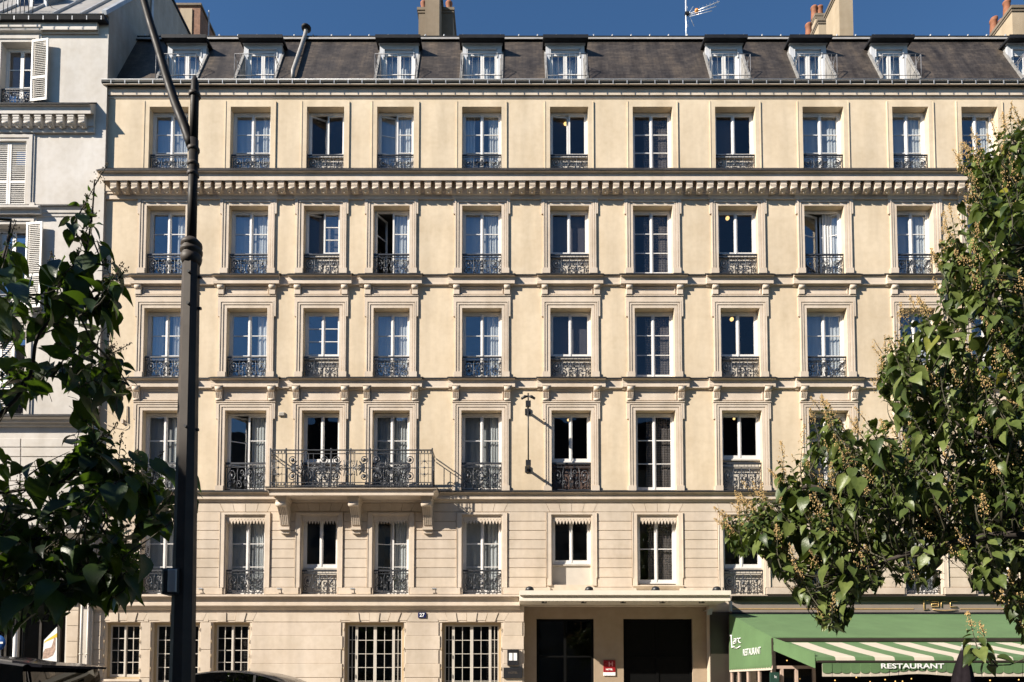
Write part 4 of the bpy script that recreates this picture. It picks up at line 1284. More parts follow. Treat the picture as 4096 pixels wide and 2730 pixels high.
# dormer of the white building, mostly above the picture
dxa, dxb, dY = Xp(62,20,.5), Xp(186,20,.5), .5
dz0, dz1 = zs0+.05, zs0+2.0
mb = MB(); mb.box(dxa, dxa+.09, dY, dY+.08, dz0, dz1); mb.box(dxb-.09, dxb, dY, dY+.08, dz0, dz1); mb.box(dxa+.09, dxb-.09, dY, dY+.08, dz1-.12, dz1)
mb.box((dxa+dxb)/2-.05, (dxa+dxb)/2+.05, dY, dY+.08, dz0, dz1-.12)
dmr = part(nb, 'dormer', mb, M['dormer_white'])
for a_, b_ in ((dxa+.09, (dxa+dxb)/2-.05), ((dxa+dxb)/2+.05, dxb-.09)):
    mb = MB(); mb.box(a_, b_, dY+.03, dY+.036, dz0, dz1-.12); part(dmr, 'pane', mb, M['glass_dark'])
mb = MB(); mb.box(dxa-.1, dxb+.1, dY-.2, dY+1.6, dz1+.001, dz1+.1); part(dmr, 'roof', mb, M['zinc_dark'])
for xx in (dxa-.03, dxb):
    mb = MB(); mb.box(xx, xx+.03, dY+.081, dY+1.5, dz0, dz1); part(dmr, 'cheek', mb, M['zinc_pale'])
mb = MB(); mb.box(dxa, dxb, dY+.6, dY+.63, dz0, dz1); part(dmr, 'back_board', mb, M['dark_interior'])
mb = MB()
for k in range(11):
    xx = dxa-.15+(dxb-dxa+.3)*k/10; mb.tube([(xx,-.30,zs0),(xx,-.30,zs0+1.0)], .011, 5)
mb.tube([(dxa-.15,-.30,zs0+1.0),(dxb+.15,-.30,zs0+1.0)], .015, 5)
mb.tube([(dxb+.15,-.30,zs0+.95),(dxb+.3,.6,zs0+.9)], .011, 5)
part(dmr, 'railing', mb, M['iron'])
# gutter, cornice
mb = MB(); mb.sweepx([(YN,nz(58,-.36)),(-.36,nz(58,-.36)),(-.38,nz(62,-.38)),(-.34,nz(78,-.34)),(YN,nz(78,-.3))], XNL, XN); g2 = part(nb, 'gutter', mb, M['zinc_dark'])
mb = MB(); mb.tube([(XNL,-.38,nz(57.5,-.38)),(XN,-.38,nz(57.5,-.38))], .018, 6); part(g2, 'rolled_edge', mb, M['zinc_pale'])
for k in range(9): inst(g2, 'bracket', br_me, (nx(42+58*k-100,68,-.38), -.387, nz(68,-.38)))
mb = MB(); mb.sweepx([(YN,nz(79)),(YN-.11,nz(80,YN-.11)),(YN-.11,nz(96,YN-.11)),(YN-.12,nz(109,YN-.12)),(YN-.13,nz(110,YN-.13)),(YN-.13,nz(119,YN-.13)),(YN-.05,nz(122,YN-.05)),(YN-.05,nz(135,YN-.05)),(YN,nz(137))], XNL, nx(374,110,-.4)); part(nb, 'cornice', mb, M['white_trim'])
# storey ledges
def nmould(pts, pxr, name='cornice', flash=True, zincdy=2.5):
    p = [(YN+y, Zp(py, YN+y)) for y, py in pts]
    x1 = nx(pxr, pts[1][1], YN+pts[1][0])
    b = MB(); b.sweepx(p, XNL, x1); o = part(nb, name, b, M['white_trim'])
    if flash:
        y, py = pts[1]
        b = MB(); b.sweepx([(YN, Zp(py-3, YN)+.03), (YN+y-.03, Zp(py-1.5, YN+y)), (YN+y-.03, Zp(py+1.4, YN+y)), (YN, Zp(py+1, YN)+.01)], XNL, x1+.02); part(o, 'flashing', b, M['zinc_dark'])
    return o
nmould([(0,414),(-.33,417),(-.33,420),(-.27,424),(-.255,443),(-.255,445),(-.255,455),(-.09,456),(-.09,505),(-.06,507),(-.06,518),(-.075,519),(-.075,530),(0,535)], 357)
xx = nx(20,480,-.35); nstep = 43.7/2767*20.2
mo2 = mo.mesh('modillion', M['white_trim'])
k = -5
while True:
    px = nx(20+43.7*k, 480, -.35); k += 1
    if px > nx(332,480,-.35): break
    o = inst(nb, 'modillion', mo2, (px, YN-.24, nz(479, YN-.25)), scale=(1.0,.9,1.05)); 
wm = None
for pt, pxr, d in ((825, 340, .10), (1255, 330, .09), (1664, 312, .30)):
    nmould([(0,pt-2),(-d,pt),(-d+.01,pt+5),(-d*.6,pt+14),(-d*.55,pt+26),(-d*.3,pt+28),(-d*.25,pt+40),(0,pt+44)], pxr, 'string_course')
nmould([(0,2106),(-.50,2110),(-.50,2132),(-.42,2140),(-.30,2152),(-.28,2178),(0,2184)], 322, 'shop_cornice')
for pt in (825,): 
    b = MB(); b.sweepx([(YN+y, Zp(py, YN+y)) for y, py in [(0,pt-5),(-.24,pt-2),(-.24,pt+4),(-.14,pt+14),(-.13,pt+32),(-.05,pt+34),(0,pt+36)]], nx(-80,pt,-.3), nx(152,pt,-.36)); part(nb, 'window_ledge', b, M['white_trim'])
# stone courses low down
for a, bb_, x1 in ((1755,1790,300),(1792,1828,300),(1830,1868,296),(1870,1925,290),(1927,1985,285),(1987,2045,282),(2047,2104,280)):
    for xa, xb in ((-120, 84), (86, x1)):
        b = MB(); b.cbox(nx(xa,a)+.005, nx(xb,a)-.005, YN-.022, YN, nz(bb_)+.005, nz(a)-.005, .008); part(nb, 'stone_block', b, M['white_trim'])
pl = [2390, 2443, 2505, 2567, 2630, 2693, 2756]
for a, bb_ in zip(pl[:-1], pl[1:]):
    b = MB(); b.cbox(nx(270,2500)+.004, nx(317,2500), YN-.05, YN, nz(bb_)+.005, nz(a)-.005, .008); part(nb, 'stone_block', b, M['block'])
# surrounds
for nm, x0, x1, z0, z1 in nwin:
    b = MB()
    ring(b, x0, x1, z0, z1, 0, .09, YN-.03, YN); ring(b, x0, x1, z0, z1, .09, .19, YN-.055, YN); ring(b, x0, x1, z0, z1, .19, .25, YN-.03, YN)
    if nm == 'A': b.sweepx([(YN,z1+.25),(YN-.12,z1+.28),(YN-.12,z1+.34),(YN-.16,z1+.36),(YN-.16,z1+.42),(YN,z1+.44)], x0-.3, x1+.3)
    if nm in 'CD':
        for s in (x0-.17, x1+.17): b.box(s-.08, s+.08, YN-.14, YN-.055, z1+.26, z1+.60)
        b.box(x0, x1, YN-.05, YN, z1+.28, z1+.55)
    part(nb, 'window_surround', b, M['white_trim'])
    f = MB(); y = YN+.2
    f.box(x0, x0+.05, y, y+.07, z0, z1); f.box(x1-.05, x1, y, y+.07, z0, z1); f.box(x0+.05, x1-.05, y, y+.07, z0, z0+.05); f.box(x0+.05, x1-.05, y, y+.07, z1-.05, z1)
    win = part(nb, 'window', f, M['white_paint'])
    hw = (x1-x0)/2-.054
    for hx, s in ((x0+.052, 1), (x1-.052, -1)): sash(win, hx, s, hw, y+.015, z0+.053, z1-.053, 0, FR3, 'white_paint', glass='glass_dark')
    if nm in 'ACD': inst(win, 'railing', RAIL, ((x0+x1)/2, YN+.06, z0+.01), scale=((x1-x0)-.01, 1, 1.0))
    bk = MB(); bk.box(x0-.3, x1+.3, YN+1.2, YN+1.25, z0-.2, z1+.2); part(win, 'room_back', bk, M['interior'])
def shutter(hx, s, width, z0, z1, ang, y):
    # hinged at hx; ang 0 = lying along +s direction in the wall plane
    st = .055; bx = [(0,st,0,.035,z0,z1),(width-st,width,0,.035,z0,z1)]
    hgt = z1-z0
    rails = [z0, z0+hgt*.36, z0+hgt*.62, z1-.07]
    for z in (rails[0], rails[1], rails[3]): bx.append((st,width-st,0,.035,z,z+.07))
    frm = local_boxes(hx, s, y, ang, bx)
    o = part(nb, 'shutter', frm, M['shutter'])
    sl = MB()
    for za, zb in ((z0+.07, rails[1]), (rails[1]+.07, rails[3])):
        n = int((zb-za)/.058)
        for k in range(n):
            z = za+(k+.5)*(zb-za)/n
            sl.add([(st,.002,z-.026),(width-st,.002,z-.026),(width-st,.03,z+.022),(st,.03,z+.022),(st,.008,z-.030),(width-st,.008,z-.030),(width-st,.036,z+.018),(st,.036,z+.018)],
                   [(0,1,2,3),(7,6,5,4),(0,4,5,1),(2,6,7,3),(0,3,7,4),(1,5,6,2)])
    ca, sa = math.cos(ang), math.sin(ang)
    sl.v = [(hx+s*(u*ca-w*sa), y+u*sa+w*ca, z) for u,w,z in sl.v]
    part(o, 'slats', sl, M['shutter'], kind='stuff')
    return o
_, x0, x1, z0, z1 = nwin[0]
shutter(x1+.01, 1, (x1-x0)*.56, z0-.01, z1+.0, R(-7), YN-.10)
_, x0, x1, z0, z1 = nwin[1]
hw = (x1-x0)/2
shutter(x0, 1, hw-.006, z0, z1, 0, YN+.03); shutter(x1, -1, hw-.006, z0, z1, 0, YN+.03)
_, x0, x1, z0, z1 = nwin[2]
shutter(x1+.01, 1, (x1-x0)*.45, z0, z1, R(-6), YN-.11)
_, x0, x1, z0, z1 = nwin[3]
shutter(nx(8,1500), 1, nx(68,1500)-nx(8,1500), z0, z1, R(-4), YN-.11)
# shop front below
sx0, sx1, sz0, sz1 = nshop
mb = MB(); mb.box(sx0, sx1, YN+3.0, YN+3.05, 0, sz1+.3); mb.box(sx0, sx1, YN+.3, YN+3, sz1-.02, sz1+.04); mb.box(sx1, sx1+.05, YN+.3, YN+3, 0, sz1); part(nb, 'shop_room', mb, M['dark_interior'])
mb = MB(); mb.box(sx0, nx(264,2300,-.3), YN-.16, YN-.01, nz(2392,-.28), nz(2190,-.28)); part(nb, 'shop_fascia', mb, M['fascia_dark'])
mb = MB()
for p in (-100, 20, 72, 158, 232): mb.box(nx(p,2600,YN+.1), nx(p+9,2600,YN+.1), YN+.06, YN+.14, .02, sz1)
sf = part(nb, 'shop_window_frame', mb, M['fascia_dark'])
for a, c in ((-91,20),(29,72),(81,158),(167,232)):
    b = MB(); b.box(nx(a,2600,YN+.1), nx(c,2600,YN+.1), YN+.09, YN+.097, .02, sz1); part(sf, 'pane', b, M['shop_glass'])
mb = MB(); mb.box(nx(22,2600), nx(78,2600), YN+.2, YN+.22, 0.2, nz(2475)); 
for k in range(4): mb.tube([(nx(28+14*k,2600),YN+.18,.2),(nx(28+14*k,2600),YN+.18,nz(2475))], .03, 6)
part(nb, 'shop_blind', mb, M['zinc_pale'])
# poster in the shop window
def flat_poly(par, name, pts, y, mat, t=.003):
    b = MB(); b.prism([(Xp(px,py,y), y, Zp(py,y)) for px, py in pts], (0, t, 0)); return part(par, name, b, mat)
pos = root('shop_poster', (nx(205,2600,-.1), YN+.05, nz(2650)), 'white shop poster with a yellow band beside the dark car rear window', 'poster')
yp = YN+.05
flat_poly(pos, 'sheet', [(176,2562),(228,2508),(227,2648),(170,2640)], yp, M['white_print'])
flat_poly(pos, 'yellow_band', [(178,2566),(228,2533),(228,2549),(183,2568),(177,2575)], yp-.004, simple('poster_yellow', (.75,.45,.03), .5, 0, .05))
flat_poly(pos, 'printed_figure', [(172,2612),(180,2596),(205,2590),(218,2550),(222,2556),(221,2600),(212,2622),(190,2634),(171,2636)], yp-.004, simple('poster_print', (.36,.24,.18), .6, 0, .5, 14))
# lit traffic signal style sign seen through the leaves
sg = root('shop_led_sign', (nx(180,2330,-.6), -.6, nz(2350,-.6)), 'small lit shop sign with a red dot and yellow figure 1 behind dark leaves', 'sign')
mb = MB(); mb.box(nx(148,2330,-.6), nx(212,2330,-.6), -.60, -.5, nz(2352,-.6), nz(2312,-.6)); mb.tube([(nx(180,2330,-.6), -.52, nz(2330,-.6)), (nx(180,2330,-.6), YN-.1, nz(2330,-.6))], .02, 6); part(sg, 'case', mb, M['black'])
mb = MB(); mb.lathe((nx(167,2330,-.62), -.603, nz(2330,-.62)), [(.065,-.03),(.06,-.02),(.001,-.035)][::-1], 12, axis='y'); part(sg, 'red_lamp', mb, M['red_led'])
o = inst(sg, 'figure', text_mesh('1', .17, M['yellow_led'], .004, bold=.012), (nx(196,2335,-.61), -.608, nz(2335,-.61))); o.rotation_euler = (R(90), 0, 0)
mb = MB(); mb.lathe((nx(185,2338,-.62), -.603, nz(2338,-.62)), [(.001,-.02),(.035,-.01),(.035,0)], 10, axis='y'); part(sg, 'blue_lamp', mb, M['blue_led'])
# round blue sign at the left edge
bs = root('round_road_sign', (Xp(-6,2570,-7.3), -7.3, 0), 'round blue road sign on a grey post at the left picture edge', 'sign')
yy = -7.3; cxs, czs = Xp(-8,2570,yy), Zp(2572,yy)
mb = MB(); mb.lathe((cxs, yy, czs), [(.001,-.008),(.145,-.008),(.15,0),(.145,.008),(.001,.008)], 24, axis='y'); part(bs, 'disc', mb, simple('sign_blue', (.01,.08,.30), .35, 0, .05))
mb = MB(); mb.box(cxs-.10, cxs+.10, yy-.012, yy-.0085, czs-.018, czs+.018); part(bs, 'white_bar', mb, M['white_print'])
mb = MB(); mb.tube([(cxs, yy+.04, 0), (cxs, yy+.04, czs+.14)], .03, 8); part(bs, 'post', mb, M['zinc'])
# white bollard pole seen left
wp = root('white_post', (Xp(60,2600,-4.5), -4.5, 0), 'white vertical post in front of the dark shop at far left', 'post')
mb = MB(); xx = Xp(60,2600,-4.5); mb.tube([(xx,-4.5,0),(xx,-4.5,Zp(2512,-4.5))], .045, 10); mb.lathe((xx,-4.5,Zp(2512,-4.5)), [(.046,0),(.03,.03),(.001,.04)], 10); part(wp, 'shaft', mb, M['white_paint'])
mb = MB(); mb.lathe((xx,-4.5,0), [(.09,0),(.09,.02),(.05,.05)], 10); part(wp, 'base', mb, M['zinc'])

# down pipes on the joint of the two facades
dp = root('downpipe', (Xp(324,2600,-.2), -.2, 0), 'pale round downpipe with clamp box on the pier between the facades', 'pipe', 'downpipes at the joint of the facades')
def pipe(rt, px, top, Y, r):
    xx = Xp(px, 2600, Y)
    b = MB(); b.tube([(xx,Y,0.02),(xx,Y,Zp(top,Y))], r, 10); part(rt, 'pipe', b, M['cream_paint'])
    for py in (2420, 2620):
        b = MB(); b.lathe((xx,Y,Zp(py,Y)), [(r+.012,0),(r+.016,.02),(r+.012,.04)], 10); part(rt, 'collar', b, M['cream_paint'])
pipe(dp, 324, 2290, YN-.10, .040)
b = MB(); b.cbox(Xp(314,2675,YN-.2), Xp(335,2675,YN-.2), YN-.2, YN-.02, Zp(2684,YN-.2), Zp(2667,YN-.2), .01); part(dp, 'clamp_box', b, M['cream_paint'])
dp2 = root('downpipe', (Xp(352,2600,-.1), -.1, 0), 'thin cream downpipe nearest the ground floor window of the hotel', 'pipe', 'downpipes at the joint of the facades')
pipe(dp2, 350, 2330, YN-.09, .034)
# loose cable on the wall
cb = MB()
pts = [(345,1580),(350,1630),(365,1600),(400,1625),(440,1652),(485,1688),(507,1695),(511,1700),(507,1710),(495,1716),(470,1712),(430,1700),(415,1690)]
cb.tube([P3(a, b_, -.03) for a, b_ in pts], .008, 5)
cb.box(Xp(485,1686,-.05), Xp(493,1686,-.05), -.06, 0, Zp(1694,-.05), Zp(1677,-.05))
cb.tube([P3(506,1622,-.03), P3(507,1690,-.03)], .018, 6)
solo('wall_cable', cb, M['trim'], tuple(P3(450,1700,0)), 'thin loose cable looping down the cream wall beside the first window column', 'cable')

# =================================================================== SMALL THINGS ON THE HOTEL FRONT
# number plate
npl = root('house_number_plate', (Xp(1687,2461,-.06), -.06, Zp(2472,-.06)), 'small blue enamel plate with white house number 27 above the ground floor', 'sign')
mb = MB(); mb.cbox(Xp(1672,2461,-.06), Xp(1704,2461,-.06), -.062, -.027, Zp(2472,-.06), Zp(2451,-.06), .006); part(npl, 'plate', mb, M['blue_enamel'])
o = inst(npl, 'figures', text_mesh('27', .15, M['white_print'], .002, bold=.004), (Xp(1688,2461,-.06), -.066, Zp(2461.5,-.06))); o.rotation_euler = (R(90),0,0)
# menu box
mnu = root('menu_box', (Xp(2058,2660,-.1), -.1, Zp(2664,-.1)), 'black framed display box with two white sheets left of the entrance', 'display box')
mb = MB(); mb.cbox(Xp(2029,2630,-.1), Xp(2075,2630,-.1), -.10, -.03, Zp(2662,-.1), Zp(2599,-.1), .008); part(mnu, 'case', mb, M['black'])
for a, c in ((2036, 2050), (2054, 2068)):
    b = MB(); b.box(Xp(a,2630,-.1), Xp(c,2630,-.1), -.104, -.1005, Zp(2643,-.1), Zp(2613,-.1)); part(mnu, 'paper_sheet', b, M['white_print'])
pl2 = root('black_wall_plaque', (Xp(2052,2712,-.1), -.1, Zp(2715,-.1)), 'plain black plaque under the display box by the entrance', 'plaque')
mb = MB(); mb.cbox(Xp(2014,2690,-.1), Xp(2090,2690,-.1), -.09, -.03, Zp(2714,-.1), Zp(2671,-.1), .008); part(pl2, 'plate', mb, M['black'])
o = inst(pl2, 'lettering', text_mesh('HOTEL', .09, simple('dim_letters', (.10,.08,.06), .5), .002), (Xp(2052,2692,-.1), -.092, Zp(2692,-.1))); o.rotation_euler = (R(90),0,0)
# red plaque
rp = root('red_hotel_plaque', (Xp(2438,2704,.2), .24, Zp(2706,.24)), 'red rating plaque with white H on the pier between the two dark doors', 'plaque')
yy = .262
mb = MB(); mb.cbox(Xp(2414,2670,yy), Xp(2462,2670,yy), yy, yy+.036, Zp(2690,yy), Zp(2642,yy), .006); part(rp, 'red_panel', mb, M['red_enamel'])
mb = MB(); mb.cbox(Xp(2414,2670,yy), Xp(2462,2670,yy), yy, yy+.036, Zp(2704,yy), Zp(2690.3,yy), .006); part(rp, 'white_strip', mb, M['white_print'])
for t, s, px, py, mt in (('H', .19, 2443, 2658, simple('pale_red', (.75,.35,.33), .4)), ('HOTEL', .065, 2437, 2679, M['white_print'])):
    o = inst(rp, 'lettering', text_mesh(t, s, mt, .002, bold=.003), (Xp(px,py,yy), yy-.002, Zp(py,yy))); o.rotation_euler = (R(90),0,0)
# vent box
vb = MB(); vb.cbox(Xp(1114,1655,-.04), Xp(1137,1655,-.04), -.05, 0, Zp(1664,-.04), Zp(1649,-.04), .006)
for k in range(3): vb.box(Xp(1116,1655,-.05), Xp(1135,1655,-.05), -.058, -.05, Zp(1661-4*k,-.05), Zp(1659-4*k,-.05))
solo('wall_vent', vb, M['cream_paint'], tuple(P3(1125,1664,0)), 'small square vent cover on the wall above the balcony left end', 'vent')
# sign bracket with two arms
ys_ = -.62
xs_ = Xp(2113,1730,ys_)
sb = root('sign_bracket', (xs_, 0, Zp(1870,0)), 'empty black sign bracket with two arms and a vertical rod between windows', 'bracket')
za, zb = Zp(1616,ys_), Zp(1853,ys_)
mb = MB(); mb.tube([(xs_,ys_,zb),(xs_,ys_,Zp(1574,ys_))], .022, 8); part(sb, 'rod', mb, M['black'])
for z in (za, zb):
    b = MB(); b.box(xs_-.03, xs_+.03, ys_, -.001, z-.03, z+.03); b.box(xs_-.085, xs_+.085, -.04, 0, z-.09, z+.09); b.box(xs_-.075, xs_+.075, ys_-.05, ys_+.06, z-.08, z+.08); part(sb, 'arm', b, M['black'])
mb = MB()
for s in (-1, 1):
    mb.tube([(xs_, ys_, Zp(1586,ys_)), (xs_+s*.09, ys_, Zp(1587,ys_)), (xs_+s*.20, ys_, Zp(1596,ys_))], [.02,.045,.035], 8)
part(sb, 'lamp_bar', mb, M['black'])
mb = MB(); mb.box(xs_-.07, xs_-.02, ys_+.02, ys_+.05, za-.02, za+.07); part(sb, 'junction_box', mb, M['zinc_dark'])
# ledge spotlights
places = [('beside the lamp post', 803), ('left of the bathroom window column below the balcony', 1118), ('between the two balcony windows', 1411), ('left of the fifth window column', 1738)]
for txt, px in places:
    Y = -.30; x_ = Xp(px, 2368, Y); z_ = Zp(2379, 0)+.0
    sp = root('ledge_spotlight', (x_, Y, z_), 'small ledge spotlight %s' % txt, 'spotlight', 'spotlights on the ground floor cornice')
    b = MB(); b.box(x_-.05, x_+.07, Y+.06, Y+.14, z_, z_+.02); b.tube([(x_+.03,Y+.1,z_+.015),(x_+.03,Y+.06,z_+.10)], .014, 6); part(sp, 'foot', b, M['black'])
    b = MB(); b.add([(x_-.07,Y-.03,z_+.13),(x_+.06,Y-.03,z_+.13),(x_+.06,Y+.07,z_+.10),(x_-.07,Y+.07,z_+.10),(x_-.07,Y-.03,z_+.155),(x_+.06,Y-.03,z_+.155),(x_+.06,Y+.07,z_+.135),(x_-.07,Y+.07,z_+.135)], [(0,3,2,1),(4,5,6,7),(0,1,5,4),(1,2,6,5),(2,3,7,6),(3,0,4,7)]); part(sp, 'head', b, M['zinc'])
pos_txt = ['left end', 'second from the left end', 'third from the left end', 'right end']
for k, zx in enumerate((158, 692, 1287, 1835)):
    px = 2048+zx/2.24; Y = YC+.12
    x_ = Xp(px, 2360, Y); z_ = Zp(2363, YC)+.0
    sp = root('canopy_floodlight', (x_, Y, z_), 'black domed floodlight on top of the entrance canopy, %s' % pos_txt[k], 'floodlight', 'floodlights on the entrance canopy')
    b = MB(); b.lathe((x_, Y, z_), [(.115,0),(.12,.03),(.115,.07),(.085,.11),(.04,.13),(.001,.133)], 14); part(sp, 'dome', b, M['black'])
    b = MB(); b.add([(x_-.16,Y-.03,z_+.002),(x_-.05,Y-.05,z_+.002),(x_-.02,Y-.03,z_+.11),(x_-.05,Y,z_+.10),(x_-.16,Y+.05,z_+.002),(x_-.05,Y+.06,z_+.002)], [(0,1,2),(0,2,3),(0,3,4),(4,3,5),(3,2,1,5)]); part(sp, 'shield', b, M['black'])
# room lamps
lampinfo = [(2262,495,'upper storey'),(2910,874,'third row of the right hand dark windows'),(2927,1278,'middle row'),(2936,1676,'lower row'),(2273,1681,'window beside the sign bracket')]
ltxt = ['warm ceiling lamp lit behind the dark window under the roof cornice', 'warm ceiling lamp lit behind the window directly under the modillion cornice', 'warm ceiling lamp lit behind the third floor dark window', 'dim warm ceiling lamp behind the second floor window near the tree', 'dim warm ceiling lamp behind the window beside the sign bracket']
for k, (px, py, t) in enumerate(lampinfo):
    Y = .95; c = P3(px, py, Y); rr = .062 if k < 3 else .04
    lp = root('ceiling_lamp', tuple(c), ltxt[k], 'lamp', 'lit ceiling lamps seen through the windows')
    b = MB(); b.lathe(tuple(c), [(rr*math.sin(a), -rr*math.cos(a)) for a in [i*math.pi/8 for i in range(9)]], 12); part(lp, 'globe', b, M['lamp_warm'])
    b = MB(); b.tube([tuple(c+Vector((0,0,rr*.9))), tuple(c+Vector((0,0,.9 if k else .55)))], .01, 5); part(lp, 'cord', b, M['black'])
# antenna
ya = 2.0
an = root('tv_antenna', (Xp(2745,150,ya), ya, zT+.1), 'metal roof antenna with orange box on a thin mast above the ridge', 'antenna')
xm = Xp(2745, 150, ya)
mb = MB(); mb.tube([(xm,ya,zT),(xm,ya,Zp(-45,ya))], .026, 8); part(an, 'mast', mb, M['aluminium'])
cpt = P3(2757, 56, ya); tip = P3(2878, 6, ya-.5)
mb = MB()
mb.tube([cpt, tip], .014, 5); mb.tube([cpt+Vector((0,0,-.04)), P3(2866, 26, ya-.5)], .010, 5); mb.tube([cpt+Vector((0,0,-.1)), P3(2848, 44, ya-.4)], .010, 5)
dv = tip-cpt
for k in range(1, 9):
    c = cpt+dv*(k/8.5); l = .26-.012*k
    mb.tube([c+Vector((-.06,-l*.8,-l*.45)), c+Vector((.06,l*.8,l*.45))], .007, 4)
for a in (60, 120, -55, -115):
    c = cpt+Vector((-.02,0,0)); mb.tube([c, c+Vector((.22*math.cos(R(a))+.08, .1, .42*math.sin(R(a))))], .010, 4)
part(an, 'yagi', mb, M['aluminium'])
oc = P3(2787, 45, ya-.1)
mb = MB(); mb.lathe((oc.x-.07, oc.y, oc.z), [(.001,0),(.06,.01),(.075,.06),(.06,.13),(.001,.14)], 10, axis='x'); part(an, 'balun_box', mb, M['orange_plastic'])
mb = MB(); mb.box(xm-.04, xm+.10, ya-.06, ya+.04, cpt.z-.05, cpt.z+.03); part(an, 'clamp', mb, M['zinc_dark'])

# =================================================================== RESTAURANT
XRR = 17.0
# sign board above the awning
fs = root('restaurant_sign', (Xp(3700,2450,-.2), -.2, Zp(2450,-.2)), 'long taupe sign board with thin brass lettering above the green awning', 'sign')
xf0 = Xp(2926, 2420, -.2)
mb = MB(); mb.box(xf0, XRR, -.22, -.002, Zp(2450,-.22), Zp(2403,-.22)); part(fs, 'board', mb, M['fascia'])
mb = MB(); mb.sweepx([(-.002,Zp(2382,-.4)),(-.40,Zp(2383.5,-.4)),(-.40,Zp(2387,-.4)),(-.30,Zp(2401,-.3)),(-.002,Zp(2403,-.25)-.0)], xf0-.04, XRR); part(fs, 'canopy_strip', mb, M['fascia_dark'])
mb = MB(); mb.box(xf0, XRR, -.30, -.002, Zp(2456,-.3), Zp(2450.6,-.25)); part(fs, 'base_strip', mb, M['black'])
for a, c in ((2930, 3655), (3842, 4560)):
    b = MB(); b.box(Xp(a,2436,-.23), min(XRR, Xp(c,2436,-.23)), -.232, -.2205, Zp(2438,-.23), Zp(2434.5,-.23)); part(fs, 'brass_line', b, M['gold'])
def stroke(par, name, pts, Y, r, mat, n=5):
    b = MB(); b.tube([P3(a, c, Y) for a, c in pts], r, n); return part(par, name, b, mat)
zz2 = lambda zx, zy: (3500+zx/3.948, 2380+zy/3.948)
for nm, st_ in (('letter', [(680,42),(790,42),(772,60),(772,232),(850,222)]), ('apostrophe', [(815,60),(830,42),(852,48),(850,78),(818,92)]),
                ('letter', [(890,105),(1002,105),(1002,186),(892,186),(892,146),(1002,142)]), ('letter', [(1046,190),(1046,104),(1110,104)]),
                ('letter', [(1302,104),(1188,104),(1188,188),(1302,188)]), ('swoosh', [(910,228),(990,244),(1090,250),(1200,244),(1302,234)])):
    stroke(fs, nm, [zz2(*p) for p in st_], -.25, .0155 if nm != 'swoosh' else .013, M['gold'])
b = MB(); b.box(Xp(2921,2420,-.5), Xp(2929,2420,-.5), -.50, -.35, Zp(2446,-.5), Zp(2406,-.5)); part(fs, 'end_bracket', b, M['zinc'])
# security lamp box at the left end
ml = root('wall_floodlight', (Xp(2842,2448,-.5), -.5, Zp(2460,-.5)), 'grey square floodlight under the right end of the canopy', 'floodlight')
b = MB(); b.prism([P3(2829,2461,-.5), P3(2832,2438,-.5), P3(2852,2434,-.5), P3(2848,2458,-.5)], (0,.1,0)); b.tube([P3(2842,2440,-.42), (Xp(2842,2440,-.42), .28, Zp(2436,-.42))], .015, 6); part(ml, 'lamp_head', b, M['zinc'])
# terrace awning
A = P3(2923, 2458, -.3); B = P3(3083, 2550, -3.6)
XA = (A.x+B.x)/2
aw = root('terrace_awning', (XA, -3.6, 0), 'plain green terrace awning with white lettering on its slanted side panel', 'awning')
zA_, zB_ = A.z, B.z
mb = MB(); mb.prism([(XA,-.3,zA_),(XRR,-.3,zA_),(XRR,-3.6,zB_),(XA,-3.6,zB_)], (0,0,-.02)); part(aw, 'roof_cloth', mb, M['green_cloth'])
zP = Zp(2661, -3.6); zPb = Zp(2676, -3.6)
mb = MB(); mb.prism([(XA-.004,-.3,zA_-.02),(XA-.004,-3.6,zB_-.02),(XA-.03,-3.6,zP),(XA-.03,-.3,zP)], (.012,0,0)); part(aw, 'side_panel', mb, M['green_cloth'])
n = 19
mb = MB()
for k in range(n):
    y0 = -.3 - 3.3*k/n; y1 = -.3-3.3*(k+1)/n; ym = (y0+y1)/2
    mb.prism([(XA-.034,y0,zP-.002),(XA-.034,y1,zP-.002),(XA-.034,y1+.02,zP-.05),(XA-.034,ym,zP-.075),(XA-.034,y0-.02,zP-.05)], (.008,0,0))
part(aw, 'scalloped_edge', mb, M['green_cloth'])
mb = MB(); mb.prism([(XA-.022,-.3,zP-.0),(XA-.022,-3.6,zP-.0),(XA-.022,-3.6,zPb-.03),(XA-.022,-.3,zPb-.03)], (.008,0,0)); part(aw, 'cream_edging', mb, M['cream_cloth'])
mb = MB(); mb.box(XA-.02, XRR, -3.66, -3.58, zB_-.10, zB_-.022); mb.box(XA, XRR, -3.64, -3.6, zB_-.22, zB_-.17); part(aw, 'front_rail', mb, M['fascia_dark'])
mb = MB(); mb.box(XA, XRR, -3.68, -3.66, zB_-.19, zB_-.12); part(aw, 'front_board', mb, M['green_cloth'])
mb = MB(); mb.box(XA-.02, XA+.05, -3.66, -3.58, 0, zB_-.10); mb.box(XA-.02, XA+.04, -.30, -.24, 0, zA_-.05); part(aw, 'post', mb, M['fascia_dark'])
